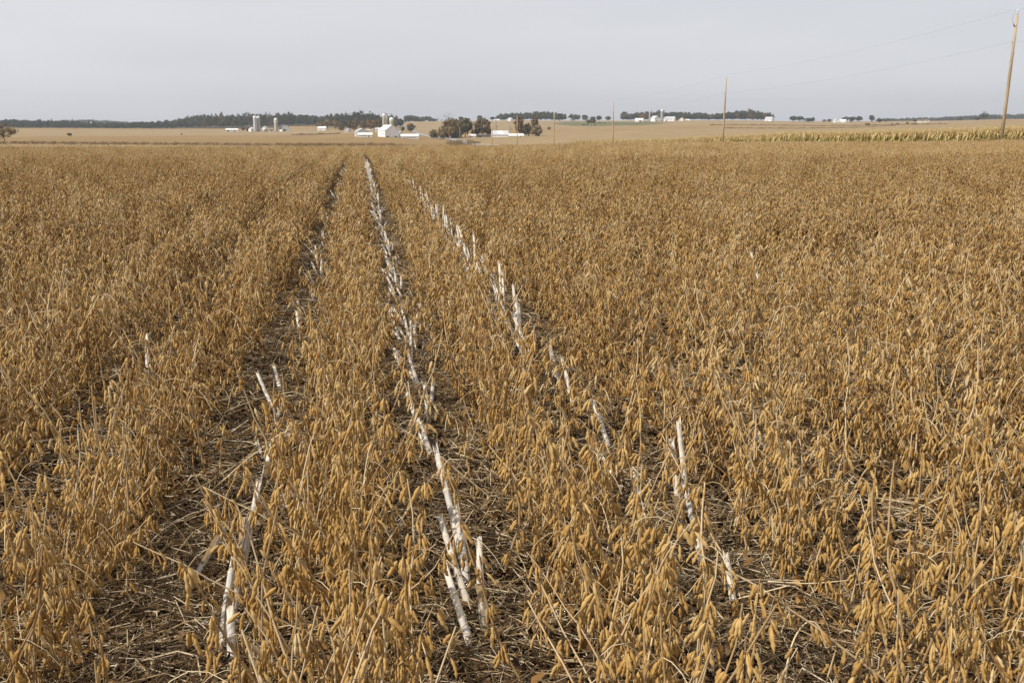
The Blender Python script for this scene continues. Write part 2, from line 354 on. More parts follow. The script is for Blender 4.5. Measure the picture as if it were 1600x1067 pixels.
def frame(dr, az):
    z = -dr / np.linalg.norm(dr); x = np.array([math.cos(az), math.sin(az), 0.]); x -= z * (x @ z); x /= np.linalg.norm(x) + 1e-9
    return np.stack([x, np.cross(z, x), z], 1)
def add_pods(b, pods, lod, mi, off=(0, 0, 0), Rz=None, scale=1.0, keep=1.0, fat=1.0):
    for q0, dr, az, ln, kind, tint in pods:
        if keep < 1 and ((tint * 977) % 1) > keep: continue
        g = POD_GEO[lod][kind]; v = (g[0] * np.array([fat, fat, 1])) * ln * (1.15 if lod else 1.0) @ frame(dr, az).T + q0
        if Rz is not None: v = v @ Rz.T
        b.add(v * scale + np.array(off), g[1], m=mi, tint=tint)
def add_stems(b, stems, pets, sides, off=(0, 0, 0), Rz=None, scale=1.0, rg=None, thick=1.0, step=1, pm=1):
    for pts, rad in stems:
        p = pts if Rz is None else pts @ Rz.T
        b.tube((p * scale + np.array(off))[::step], rad[::step] * thick, sides, m=0, tint=rg.random(), cap=False)
    for pts, rad in pets:
        p = pts if Rz is None else pts @ Rz.T
        b.tube((p * scale + np.array(off))[::step], rad * thick, 3, m=pm, tint=rg.random(), cap=False)

rg = np.random.default_rng(21)
PROT = []
for i in range(16):
    h = rg.uniform(.50, .72); st, pe, po = gen_plant(rg, h, lodged=(i % 5 == 4) * .9)
    b = MB(); add_stems(b, st, [], 5, rg=rg); sm = b.mesh('stem', M['stem'], True)
    pm = None
    if pe:
        b = MB(); add_stems(b, [], pe, 3, rg=rg, pm=0); pm = b.mesh('petioles', M['petiole'], True)
    b = MB(); add_pods(b, po, 0, 0); jm = b.mesh('pods', M['pod'], True)
    mats = []
    for q0, dr, az, ln, kind, tint in po:
        m4 = np.eye(4); m4[:3, :3] = frame(dr, az) * ln; m4[:3, 3] = q0; mats.append((Matrix(m4.tolist()), kind))
    PROT.append(dict(stem=sm, pet=pm, pods=jm, podlist=mats))

lib = bpy.data.collections.new('soybean_library')            # source meshes for the scattered crop
LIBN = 0
def lib_add(b, mats):
    global LIBN
    o = bpy.data.objects.new('lib_%03d' % LIBN, b.mesh('crop_piece', mats, True)); lib.objects.link(o); LIBN += 1; return LIBN - 1
SM = [M['stem'], M['petiole'], M['pod']]; SM_FAR = [M['stem'], M['petiole'], M['pod_far_lit']]
def clump(length, nplants, lod, keep, fat, thick, spread=None):
    b = MB()
    for _ in range(nplants):
        st, pe, po = gen_plant(rg, rg.uniform(.48, .72), lodged=(rg.random() < .12) * .8)
        off = (rg.normal(0, spread or (.09 if lod < 2 else .045)), rg.uniform(-length / 2, length / 2), 0)
        add_stems(b, st if lod < 2 else st[:1], pe if lod < 2 else pe[:1], 3, off, rg=rg, thick=thick, step=2 if lod < 2 else 4)
        add_pods(b, po, lod, 2, off, keep=keep, fat=fat)
    return lib_add(b, SM if lod < 2 else SM_FAR)
SINGLE = []
for i in range(10):
    st, pe, po = gen_plant(rg, rg.uniform(.48, .72), lodged=(i % 5 == 0) * .9); b = MB(); add_stems(b, st, pe, 4, rg=rg); add_pods(b, po, 0, 2); SINGLE.append(lib_add(b, SM))
MID = [clump(.8, 21, 1, 1.0, 1.0, 1.1) for _ in range(9)]
MIDN = [clump(.8, 21, 1, 1.0, 1.0, 1.1, .05) for _ in range(6)]
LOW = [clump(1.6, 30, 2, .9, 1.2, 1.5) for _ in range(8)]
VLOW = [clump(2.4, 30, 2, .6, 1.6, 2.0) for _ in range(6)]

def tuft(length, n):
    b = MB()
    for _ in range(n):
        ln = rg.uniform(.05, .24); az = rg.random() * 6.28; up = rg.uniform(.15, 1.0); p0 = np.array([rg.normal(0, .10), rg.uniform(-length / 2, length / 2), .005]); d = np.array([math.cos(az), math.sin(az), 0])
        t_ = np.linspace(0, 1, 4)[:, None]; pts = p0 + d * ln * t_ * (1.1 - .6 * up) + np.array([0, 0, 1.]) * ln * (up * t_ - .35 * t_ ** 2)
        pts[:, 2] = np.maximum(pts[:, 2], .006); b.tube(pts, np.array([.0017, .0014, .0012, .0007]) * rg.uniform(.7, 1.3), 3, m=0, tint=np.clip(rg.normal(.45, .25), 0, 1), cap=False)
    for _ in range(n // 3):
        p0 = np.array([rg.normal(0, .09), rg.uniform(-length / 2, length / 2), rg.uniform(.01, .12)]); s_ = rg.uniform(.008, .024); u = rg.normal(0, 1, 3); u /= np.linalg.norm(u); w = np.cross(u, rg.normal(0, 1, 3)); w /= np.linalg.norm(w); c_ = np.cross(u, w) * s_ * .5
        b.add([p0 - u * s_ - w * s_ * .4 + c_, p0 - u * s_ + w * s_ * .4 + c_, p0 + w * s_ * .6, p0 - w * s_ * .6, p0 + u * s_ * 1.2 + c_], [(0, 3, 2, 1)], [(3, 4, 2)], m=1, tint=rg.random())
    return lib_add(b, [M['row_straw'], M['row_leaf']])
M['row_straw'] = mat('golden_dead_petioles', [(.13, .07, .022), (.30, .18, .06), (.46, .31, .13)], rough=.75, scale=15, tint=1.0, rand=.2, noise=.3)
M['row_leaf'] = mat('golden_dead_leaf', [(.11, .052, .016), (.23, .12, .036), (.36, .22, .08)], rough=.85, scale=30, tint=1.0, noise=.4)
TUFT = [tuft(.8, 170) for _ in range(5)]
def project(p):
    la, de = to_cam(p[..., 0], p[..., 1]); dz = p[..., 2] - CAM_H
    cz = de * math.cos(PITCH) - dz * math.sin(PITCH); up = de * math.sin(PITCH) + dz * math.cos(PITCH)
    return 800 + FPX * la / cz, 533.5 - FPX * up / cz, cz
ROW0, ROWS = -.11, .762
STUB_ROWS = [-.45 + .765 * k for k in range(-1, 8)]
def row_name(k):
    return {-3: 'third row out from the stubble', -2: 'second row before the first stubble line', -1: 'row before the first stubble line', 0: 'row between first and second stubble lines',
            1: 'row between second and third stubble lines', 2: 'first row past the third stubble line', 3: 'second row past the third stubble line'}.get(k)
pts_idx, pts_loc, pts_rot, pts_scl = [], [], [], []
def scatter(idx, x, y, rot, scl):
    pts_idx.append(idx); pts_loc.append((x, y, float(terr(x, y)) - .01)); pts_rot.append(rot); pts_scl.append(scl)
THIN = [(1.60, 4.5, .24), (1.27, 2.40, .22), (-.80, 2.75, .12)]       # thin, trodden spots in the stand
cand = []
for k in range(-60, 90):
    rx = ROW0 + ROWS * k; wild = 1.0 if k >= 3 else .3 if k == 2 else (.5 if k <= -9 else .12)
    # single plants near the camera
    y = .6 + rg.random() * .1
    while y < 9.0:
        x = rx + rg.normal(0, .075 + .10 * wild)
        la, de = to_cam(x, y)
        if de > .75 and -.62 * de - 2.0 < la < .62 * de + 1.0 and math.hypot(x, y) < 8.4 + rg.random() * .5:
            thin = any((x - a) ** 2 + (y - b_) ** 2 < r * r for a, b_, r in THIN)
            near_line = y < 4.4 and min(abs(x - q_) for q_ in (-.45, .31, 1.09)) < (.12 if abs(x + .45) < .2 else .10)
            if (not thin or rg.random() < .18) and (not near_line or rg.random() < .12): cand.append((de, x, y, k, wild))
        y += rg.gamma(3.0, .0118)
    y = .9
    while y < 14:
        la, de = to_cam(rx, y)
        if de > .8 and -.62 * de - 1.2 < la < .62 * de + 1: scatter(int(rg.choice(TUFT)), rx + rg.normal(0, .03 + .08 * wild), y, (0, 0, math.pi * rg.integers(2) + rg.normal(0, .1)), rg.uniform(.9, 1.2))
        y += .62
    y = 0.6
    while y < 30:
        la, de = to_cam(rx, y)
        if math.hypot(rx, y) >= 8.6 and -.64 * de - 3 < la < .64 * de + 2:
            if rg.random() > .02:
                scatter(int(rg.choice(MIDN if y > 11 and -14 <= k <= 2 else MID)), rx + rg.normal(0, .015 + .06 * wild), y, (rg.normal(0, .04), rg.normal(0, .05), math.pi * rg.integers(2) + rg.normal(0, .06)), rg.uniform(.88, 1.1))
        y += .70
    y = 30.4
    while y < 62:
        la, de = to_cam(rx, y)
        if -.64 * de - 4 < la < .64 * de + 3 and rg.random() > .012 and rx < 50:
            scatter(int(rg.choice(LOW)), rx + rg.normal(0, .02 + .05 * wild), y, (0, rg.normal(0, .05), math.pi * rg.integers(2) + rg.normal(0, .03)), rg.uniform(.88, 1.1))
        y += 1.45
for k in range(-110, 67):
    rx = ROW0 + ROWS * k; y = (30.4 if k < -60 else 63)
    while y < 122:
        la, de = to_cam(rx, y)
        if -.62 * de - 4 < la < .62 * de + 3 and (la > .1 * de or de < 98):
            scatter(int(rg.choice(VLOW)), rx + rg.normal(0, .07), y, (0, rg.normal(0, .05), math.pi * rg.integers(2)), rg.uniform(.9, 1.12))
        y += 2.2
cand.sort()
n_ind = 0; N_PODS = 150
for de, x, y, k, wild in cand:
    p = np.array([x, y, .5]); u, v, cz = project(p)
    seen = -25 < u < 1625 and v < 1090
    rz = rg.random() * 6.283; tx, ty = rg.normal(0, .035 + .05 * wild, 2); s = rg.uniform(.88, 1.1)
    nm = row_name(k)
    if seen and n_ind < 300:
        P = PROT[n_ind % len(PROT)]; far = k > 3 or k < -3
        e = empty('soybean_plant', (x, y, float(terr(x, y)) - .012)); e.rotation_euler = (tx, ty, rz); e.scale = (s, s, s)
        dist = 'near, big tan pods' if v > 800 else ('mid-distance' if v > 560 else 'farther off')
        if nm: nm = nm + ', ' + dist
        tag(e, 'dry soybean plant, ' + nm if nm else ('dry soybean plant hung with tan pods, rows beyond the thin straw patch' if k > 3 else 'dry soybean plant hung with tan pods, rows at the edge away from the stubble'), 'soybean plant',
            'soybean plants: ' + (nm or ('rows beyond the straw patch' if k > 3 else 'outer rows')))
        link(bpy.data.objects.new('stem', P['stem']), e)
        if P['pet'] is not None: tag(link(bpy.data.objects.new('petioles', P['pet']), e), kind='stuff')
        if n_ind < N_PODS:
            for m4, kind in P['podlist']:
                o = bpy.data.objects.new('pod', pod_mesh[kind]); COL.objects.link(o); o.parent = e; o.matrix_basis = m4
        else: tag(link(bpy.data.objects.new('pods', P['pods']), e), kind='stuff')
        n_ind += 1
    else: scatter(int(rg.choice(SINGLE)), x, y, (tx, ty, rz), s)

def instancer(name, label, cat, coll, idx, loc, rot, scl):
    me = bpy.data.meshes.new(name); n = len(idx); me.vertices.add(n); me.vertices.foreach_set('co', np.array(loc, np.float32).ravel())
    a = me.attributes.new('idx', 'INT', 'POINT'); a.data.foreach_set('value', np.array(idx, np.int32))
    a = me.attributes.new('rot', 'FLOAT_VECTOR', 'POINT'); a.data.foreach_set('vector', np.array(rot, np.float32).ravel())
    a = me.attributes.new('scl', 'FLOAT', 'POINT'); a.data.foreach_set('value', np.array(scl, np.float32))
    o = link(bpy.data.objects.new(name, me)); tag(o, label, cat, kind='stuff')
    g = bpy.data.node_groups.new(name, 'GeometryNodeTree')
    g.interface.new_socket('Geometry', in_out='INPUT', socket_type='NodeSocketGeometry'); g.interface.new_socket('Geometry', in_out='OUTPUT', socket_type='NodeSocketGeometry')
    gi = N(g, 'NodeGroupInput'); go = N(g, 'NodeGroupOutput'); ip = N(g, 'GeometryNodeInstanceOnPoints'); ci = N(g, 'GeometryNodeCollectionInfo')
    ci.inputs['Collection'].default_value = coll; ci.inputs['Separate Children'].default_value = True; ci.inputs['Reset Children'].default_value = True
    ip.inputs['Pick Instance'].default_value = True
    def na(nm, ty):
        q = N(g, 'GeometryNodeInputNamedAttribute', data_type=ty); q.inputs['Name'].default_value = nm; return q.outputs[0]
    er = N(g, 'FunctionNodeEulerToRotation'); lk = g.links.new
    lk(na('rot', 'FLOAT_VECTOR'), er.inputs[0]); lk(er.outputs[0], ip.inputs['Rotation'])
    lk(na('idx', 'INT'), ip.inputs['Instance Index']); lk(na('scl', 'FLOAT'), ip.inputs['Scale'])
    lk(gi.outputs[0], ip.inputs['Points']); lk(ci.outputs[0], ip.inputs['Instance']); lk(ip.outputs[0], go.inputs[0])
    md = o.modifiers.new('scatter', 'NODES'); md.node_group = g
    return o
instancer('soybean_crop', 'wide stand of dry tan soybean plants running back to the crest', 'soybean crop', lib, pts_idx, pts_loc, pts_rot, pts_scl)
print('soy: individuals', n_ind, 'scattered', len(pts_idx), 'candidates', len(cand))

# ------------------------------------------------------------------ straw and leaf litter on the soil
lit = bpy.data.collections.new('litter_library')
def litter_tile(nst, nleaf, seed, i):
    r = np.random.default_rng(seed); b = MB()
    for _ in range(nst):
        ln = r.gamma(3, .055); az = r.random() * 6.28; p = r.uniform(-.5, .5, 2); h0 = abs(r.normal(.012, .02)); dz = r.normal(0, .12) * ln
        n = 4; t = np.linspace(-.5, .5, n)
        cv = r.normal(0, .16) * ln
        x = p[0] + np.cos(az) * t * ln - np.sin(az) * cv * (t * t * 4); y = p[1] + np.sin(az) * t * ln + np.cos(az) * cv * (t * t * 4)
        z = np.maximum(.006, h0 + .012 + dz * t + r.normal(0, .004, n))
        b.tube(np.stack([x, y, z], 1), np.full(n, r.uniform(.0009, .0024)), 3, m=0, tint=np.clip(r.normal(.5, .33), 0, 1), cap=False)
    for _ in range(nleaf):
        p = r.uniform(-.5, .5, 2); s_ = r.uniform(.005, .018); az = r.random() * 6.28; c, sn = math.cos(az), math.sin(az)
        l, w, cu = s_ * r.uniform(.8, 1.8), s_ * r.uniform(.35, .75), r.normal(0, 1.0) * s_
        v = np.array([(-l, -w, cu), (-l, w, abs(cu) * .5), (0, -w, 0), (0, w * .8, 0), (l, -w * .5, cu * .6), (l * .8, w * .5, cu)])
        v[:, :2] = v[:, :2] @ np.array([[c, sn], [-sn, c]]); v[:, 2] += .014 + abs(r.normal(0, .012)) + r.normal(0, .3) * v[:, 0]
        v[:, 2] = np.maximum(v[:, 2], .004); v[:, :2] += p
        b.add(v, [(0, 2, 3, 1), (2, 4, 5, 3)], m=1, tint=np.clip(r.normal(.42, .28), 0, 1))
    o = bpy.data.objects.new('tile_%02d' % i, b.mesh('litter', [M['straw'], M['leaf_litter']], True)); lit.objects.link(o)
for i in range(5): litter_tile(700, 1300, 100 + i, i)
for i in range(5, 8): litter_tile(1100, 300, 100 + i, i)        # thick straw mats
li, ll, lr, ls = [], [], [], []
for gx in np.arange(-16, 24, .8):
    for gy in np.arange(.8, 22, .8):
        la, de = to_cam(gx, gy)
        if not (-.62 * de - 1.2 < la < .62 * de + 1): continue
        li.append(int(rng.integers(0, 5))); ll.append((gx + rng.normal(0, .08), gy + rng.normal(0, .08), float(terr(gx, gy)) + .004)); lr.append((0, 0, rng.random() * 6.28)); ls.append(rng.uniform(.95, 1.15))
for a, b_, r in THIN + [(.36, 3.4, .2), (.35, 4.4, .25), (-.6, 3.1, .3), (-.6, 4.3, .3), (.2, 5.3, .3), (-.62, 2.4, .3), (.15, 2.5, .25), (-1.35, 3.2, .3), (1.1, 3.1, .3)]:
    li.append(int(rng.integers(5, 8))); ll.append((a, b_, float(terr(a, b_)) + .01)); lr.append((0, 0, rng.random() * 6.28)); ls.append(max(.7, r * 2.4))
instancer('straw_litter', 'tangled straw and dead leaf litter on the soil between rows', 'straw', lit, li, ll, lr, ls)

# ------------------------------------------------------------------ bleached corn stubble
def stub_parts(rg, length, rad, split):
    """a cut corn stalk along +Z: stalk, node rings, pith, torn sheath"""
    b = MB(); sd = 9; an = np.arange(sd) * 2 * math.pi / sd
    nodes = []; s = rg.uniform(.02, .07)
    while s < length - .04: nodes.append(s); s += rg.uniform(.075, .135)
    zs = [0.]; rs = [rad * 1.05]; 
    for nd in nodes:
        for dz, k in ((-.009, 1.0), (-.002, 1.10), (.004, 1.06), (.012, .95)): zs.append(nd + dz); rs.append(rad * k)
    zs.append(length * .985); rs.append(rad * .93)
    o = np.argsort(zs); zs = np.maximum.accumulate(np.array(zs)[o]); rs = np.array(rs)[o] * np.linspace(1.08, .86, len(zs))
    bow = rg.normal(0, .012, 2); fl = rg.uniform(.78, .95); n = len(zs)
    cx = bow[0] * (zs / length) ** 2; cy = bow[1] * (zs / length) ** 2
    v = np.stack([cx[:, None] + rs[:, None] * np.cos(an), cy[:, None] + rs[:, None] * fl * np.sin(an), np.repeat(zs[:, None], sd, 1)], -1)
    jag = rg.uniform(-.012, .018 + .04 * split, sd); v[-1, :, 2] += jag                      # ragged cut
    inner = v[-1].copy(); c = inner[:, :2].mean(0); inner[:, :2] = c + (inner[:, :2] - c) * .72; inner[:, 2] -= .003
    deep = inner.copy(); deep[:, 2] = length * .985 - .03; 
    V = np.vstack([v.reshape(-1, 3), inner, deep]); i = np.arange(n + 1)[:, None] * sd; j = np.arange(sd)[None]; k = (j + 1) % sd
    q = np.stack([i + j, i + k, i + sd + k, i + sd + j], -1).reshape(-1, 4)
    # streaky tint per internode
    tint = np.concatenate([np.repeat(np.interp(zs, zs, rg.uniform(.25, .95, n)), sd), np.full(2 * sd, .2)])
    b.add(V, q, m=0, tint=tint); e = (n + 1) * sd
    b2 = MB(); cen = np.vstack([deep, deep.mean(0)[None]]); b2.add(cen, t=[(jj, (jj + 1) % sd, sd) for jj in range(sd)])
    rings = MB()
    for nd in nodes:
        kx = bow * (nd / length) ** 2; rr = np.interp(nd, zs, rs) * 1.025; rv = []
        for dz, f in ((-.0035, .97), (0, 1.05), (.0035, .97)):
            rv.append(np.stack([kx[0] + rr * f * np.cos(an), kx[1] + rr * f * fl * np.sin(an), np.full(sd, nd + dz)], -1))
        rv = np.vstack(rv); ii = np.arange(2)[:, None] * sd
        rings.add(rv, np.stack([ii + j, ii + k, ii + sd + k, ii + sd + j], -1).reshape(-1, 4), tint=rg.random())
    sh = MB()
    for _ in range(int(rg.integers(0, 3)) + int(split * 2)):
        a0 = rg.random() * 6.28; l0 = rg.uniform(0, length * .5); ln = rg.uniform(.08, .2); z = np.linspace(l0, min(length * 1.05, l0 + ln), 4); off = rad * 1.08 + np.array([0, .002, .005, .016]) * rg.uniform(.3, 1.5)
        w = .5
        L_ = np.stack([off * np.cos(a0 - w), off * fl * np.sin(a0 - w), z], -1); R_ = np.stack([off * np.cos(a0 + w), off * fl * np.sin(a0 + w), z - .004], -1)
        sh.add(np.vstack([L_, R_]), [(i_, i_ + 4, i_ + 5, i_ + 1) for i_ in range(3)], tint=rg.random())
    for _ in range(int(rg.integers(3, 8))):      # frayed fibres at the cut
        a0 = rg.random() * 6.28; ln = rg.uniform(.012, .05 + .05 * split); p0 = np.array([cx[-1] + rad * .8 * math.cos(a0), cy[-1] + rad * .8 * fl * math.sin(a0), length - .02]); o_ = np.array([math.cos(a0), math.sin(a0), 0]) * rg.uniform(-.002, .012)
        wv = np.array([-math.sin(a0), math.cos(a0), 0]) * rg.uniform(.0012, .0035)
        sh.add([p0 - wv, p0 + wv, p0 + wv * .7 + o_ * .4 + np.array([0, 0, ln * .6]), p0 - wv * .7 + o_ * .4 + np.array([0, 0, ln * .6]), p0 + o_ + np.array([0, 0, ln + .01])], [(0, 1, 2, 3)], [(3, 2, 4)], tint=.95)
    return b, rings, b2, sh
STUBV = []
rs_ = np.random.default_rng(5)
for i in range(10):
    ln = [.40, .36, .44, .30, .52, .38, .33, .42, .27, .46][i]
    b, rings, pith, sh = stub_parts(rs_, ln, rs_.uniform(.0105, .0128), 1.0 if i in (4, 9) else .15)
    STUBV.append((ln, b.mesh('stalk', M['stub'], True), rings.mesh('node_rings', M['node'], True) if rings.n else None, pith.mesh('pith', M['pith']), sh.mesh('sheath', M['straw'], True) if sh.n else None))
def put_stub(base, dirv, length, label, group=None, var=None, fat=1.0):
    var = int(rs_.integers(10)) if var is None else var
    ln, a, r, p, s = STUBV[var]; k = length / ln
    e = empty('corn_stalk', base); d = Vector(dirv).normalized(); e.rotation_mode = 'QUATERNION'
    e.rotation_quaternion = d.to_track_quat('Z', 'Y') @ Euler((0, 0, rs_.random() * 6.28)).to_quaternion(); e.scale = (fat, fat, k)
    tag(e, label, 'corn stalk', group)
    link(bpy.data.objects.new('stalk', a), e); link(bpy.data.objects.new('pith', p), e)
    if r: tag(link(bpy.data.objects.new('node_rings', r), e), kind='stuff')
    if s: tag(link(bpy.data.objects.new('leaf_sheath', s), e), kind='stuff')
    return e
# the stalks that can be picked out one by one: base, tip (metres), what sets each apart
NEAR = [((.282, 2.461), (.215, 2.72, .165), 'white corn stalk standing lowest of the middle stubble line', 1),
 ((.319, 2.561), (.315, 2.78, .200), 'thick ragged-topped corn stalk just behind the lowest middle stalk', 9),
 ((.303, 2.686), (.212, 2.93, .235), 'long corn stalk with split pointed tip leaning over the dark gap', 2),
 ((.305, 2.980), (.262, 3.33, .330), 'tallest straight corn stalk of the middle stubble line', 4),
 ((.300, 2.844), (.300, 3.06, .220), 'short pale corn stalk leaning beside the tallest middle stalk', 5),
 ((.267, 4.20), (.195, 4.55, .225), 'corn stalk leaning hard over a paired stalk in the middle line', 7),
 ((.290, 4.05), (.212, 4.38, .16), 'lower of two crossed corn stalks in the middle stubble line', 0),
 ((.300, 4.55), (.285, 4.75, .20), 'short upright corn stalk behind the crossed pair', 8),
 ((-.438, 2.50), (-.447, 2.86, .20), 'broken corn stalk with torn top in the first stubble line', 9),
 ((-.395, 2.44), (-.405, 2.60, .15), 'corn stalk cut off by the lower picture edge', 6),
 ((-.435, 2.66), (-.405, 3.02, .235), 'grey corn stalk leaning behind the broken torn-topped one', 3),
 ((-.447, 3.03), (-.403, 3.36, .215), 'thin pointed corn stalk in the first stubble line', 1),
 ((-.464, 3.65), (-.395, 3.98, .185), 'bright corn stalk half hidden by pods in the first stubble line', 2),
 ((1.157, 3.264), (1.150, 3.34, .31), 'upright grey corn stalk with a frayed top in the third line', 0),
 ((1.215, 3.33), (1.22, 3.50, .33), 'brown-topped corn stalk beside the upright grey one', 7),
 ((1.096, 2.80), (1.08, 3.02, .27), 'wide split corn stalk showing white pith in the third line', 4),
 ((1.120, 2.62), (1.125, 2.72, .14), 'stump of a corn stalk below the wide split one', 8),
 ((1.097, 4.05), (1.100, 4.38, .16), 'white corn stalk leaning in pods of the third line', 5),
 ((1.05, 3.62), (.98, 3.90, .10), 'flattened corn stalk lying under pods in the third line', 1),
 ((1.099, 4.85), (1.085, 5.10, .21), 'corn stalk standing clear above the third soybean row', 9),
 ((1.099, 5.15), (1.05, 5.38, .22), 'corn stalk beside the clear-standing one in the third line', 3),
 ((1.105, 5.35), (1.085, 5.55, .18), 'short corn stalk behind the pair in the third line', 6)]
for bxy, tip, lb, v in NEAR:
    z0 = float(terr(*bxy)) - .01; d = (tip[0] - bxy[0], tip[1] - bxy[1], tip[2] - z0); put_stub((bxy[0], bxy[1], z0), d, math.sqrt(sum(c * c for c in d)), lb, 'corn stubble stalks', v, 1.16)
for bxy, tip, lb in [((-.508, 3.35), (-.65, 3.64, .05), 'fallen corn stalk piece lying across the dark gap'), ((-.30, 2.62), (-.52, 2.78, .03), 'short corn stalk piece lying by the broken stalk'), ((-.40, 2.85), (-.55, 3.05, .04), 'splintered corn stalk piece leaning on the first stubble line'), ((-.62, 2.95), (-.50, 3.2, .15), 'thin broken corn stalk poking up in the dark gap'), ((1.02, 3.2), (1.0, 3.45, .14), 'broken corn stalk left of the upright grey one'), ((3.25, 7.3), (3.2, 7.55, .42), 'lone corn stalk sticking out of the far right-hand plants'),
                     ((2.62, 7.6), (2.58, 7.8, .40), 'small white corn stalk tip among pods past the straw patch'), ((3.32, 6.6), (3.30, 6.75, .40), 'pale bent corn stalk tip among the outermost plants'), ((1.62, 4.8), (1.86, 4.7, .02), 'white corn stalk lying on the thin straw patch')]:
    z0 = float(terr(*bxy)) + (.012 if tip[2] < .1 else 0); d = (tip[0] - bxy[0], tip[1] - bxy[1], tip[2] - z0 if tip[2] > .1 else .01); put_stub((bxy[0], bxy[1], z0), d, math.sqrt(sum(c * c for c in d)), lb, 'loose corn stalks', None, 1.1)
nst = 0; far_pts = [[], [], [], []]
slib = bpy.data.collections.new('stubble_library')
for i, (ln, a, r, p, s) in enumerate(STUBV): slib.objects.link(bpy.data.objects.new('stub_%02d' % i, a))
def cover(rx, y):    # how fully the stalks of a line show along its length
    if abs(rx - .31) < .1: return 1.0
    if abs(rx - 1.07) < .1: return .62 if y > 5.5 else .3
    if abs(rx + .45) < .1: return .5 if y < 5.5 else .22
    return .05
for rx, nm in ((-.45, 'first'), (.31, 'middle'), (1.04, 'third'), (1.86, 'fourth'), (2.63, 'fifth'), (-1.21, 'outer')):
    y = {'first': 3.95, 'middle': 4.75, 'third': 5.6, 'fourth': 3.5, 'fifth': 4.5, 'outer': 3.2}[nm]
    while y < 46:
        gap = (math.sin(y * .9 + rx * 7) + math.sin(y * 2.3 + rx)) < -1.5
        if rs_.random() < cover(rx, y) and not gap:
            x = rx + rs_.normal(0, .022); L_ = rs_.uniform(.42, .60) if nm == 'third' else rs_.uniform(.32, .56); up3 = nm == 'third'; d = (rs_.normal(-.14, .13), rs_.uniform(.7, 1.0), (rs_.uniform(.35, .75) if y < 6.5 else rs_.uniform(.65, 1.25)) if up3 else rs_.uniform(.08, .40)); z0 = float(terr(x, y)) - .01
            if nst < 270 and y < 26:
                put_stub((x, y, z0), d, L_, 'bleached corn stalk leaning in the %s stubble line, %s' % (nm, 'a few metres off' if y < 8 else ('halfway to the crest' if y < 16 else 'far along it')), 'stalks along the %s stubble line' % nm, None, 1.05); nst += 1
            else:
                eu = Vector(d).to_track_quat('Z', 'Y').to_euler(); far_pts[0].append(int(rs_.integers(10))); far_pts[1].append((x, y, z0)); far_pts[2].append(tuple(eu)); far_pts[3].append(1.1)
        y += rs_.uniform(.08, .17)
instancer('corn_stubble', 'thin white lines of corn stubble fading towards the crest', 'corn stubble', slib, *far_pts)
print('stubs', nst, len(far_pts[0]))

# ------------------------------------------------------------------ a few loose stems that catch the eye
def loose_stem(name, pts, rad, label, mt='petiole'):
    pts = np.array(pts, float); t = np.linspace(0, 1, len(pts)); tt = np.linspace(0, 1, 14)
    P = np.stack([np.interp(tt, t, pts[:, c]) for c in range(3)], 1)
    for _ in range(2): P[1:-1] = (P[:-2] + 2 * P[1:-1] + P[2:]) / 4
    b = MB(); b.tube(P, np.linspace(rad, rad * .6, 14), 5, tint=.95); o = b.build(name, M[mt], smooth=True); tag(o, label, 'plant stem'); return o
loose_stem('plant_stem', [(1.03, 2.09, .0), (1.058, 2.125, .06), (1.084, 2.168, .12), (1.115, 2.191, .17), (1.163, 2.208, .20), (1.19, 2.19, .16)], .0032, 'bleached white stem curving up by the straw at the lower edge')
loose_stem('plant_stem', [(1.163, 2.49, .16), (1.289, 2.474, .15), (1.424, 2.442, .17)], .0026, 'long pale straw lying level above the litter near the split stalk')
loose_stem('plant_stem', [(-.71, 3.769, .05), (-.596, 3.954, .07), (-.49, 4.095, .10)], .0028, 'long pale straw slanting across the dark gap to the first stubble')

# ------------------------------------------------------------------ more materials
M['white_paint'] = mat('white_barn_paint', [(.66, .66, .65), (.80, .80, .79)], rough=.6, scale=.6, tint=.3, noise=.5, stretch=(1, 1, .3))
M['cream_paint'] = mat('cream_paint', [(.60, .55, .42), (.74, .69, .56)], rough=.7, scale=.6, tint=.3)
M['galv'] = mat('galvanised_roof', [(.40, .41, .42), (.52, .53, .54), (.60, .60, .60)], rough=.5, scale=.5, tint=.4, noise=.6, metal=.2, stretch=(1, .2, 1))
M['white_roof'] = mat('white_metal_roof', [(.64, .63, .60), (.76, .75, .72)], rough=.5, scale=.4, tint=.3)
M['grey_wall'] = mat('grey_siding', [(.16, .18, .18), (.24, .26, .26)], rough=.8, scale=.5, tint=.3)
M['green_wall'] = mat('dark_green_siding', [(.045, .06, .055), (.08, .095, .085)], rough=.8, scale=.5, tint=.3)
M['dark_roof'] = mat('asphalt_shingle_roof', [(.05, .052, .055), (.10, .10, .10)], rough=.9, scale=.8, tint=.3)
M['brown_roof'] = mat('brown_shingle_roof', [(.17, .12, .085), (.26, .19, .14)], rough=.9, scale=.8, tint=.3)
M['dark_open'] = mat('dark_doorway', [(.02, .018, .015), (.035, .03, .027)], rough=.9, scale=1)
M['silo_tan'] = mat('concrete_stave_silo', [(.34, .29, .22), (.44, .38, .30)], rough=.9, scale=.5, tint=.5, noise=.6, stretch=(1, 1, .25))
M['silo_grey'] = mat('weathered_silo_stave', [(.26, .26, .24), (.36, .36, .34)], rough=.85, scale=.5, tint=.5, noise=.6, stretch=(1, 1, .25))
M['silo_blue'] = mat('glass_lined_silo', [(.30, .33, .36), (.48, .50, .52)], rough=.45, scale=.4, tint=.5)
M['glass'] = mat('window_glass', [(.03, .035, .04), (.06, .065, .07)], rough=.15, scale=1, spec=.6)
M['pole_wood'] = mat('weathered_pole_wood', [(.23, .155, .085), (.37, .275, .17), (.49, .395, .28)], rough=.85, scale=3, tint=.4, noise=.8, bump=.4, bscale=20, stretch=(1, 1, .08))
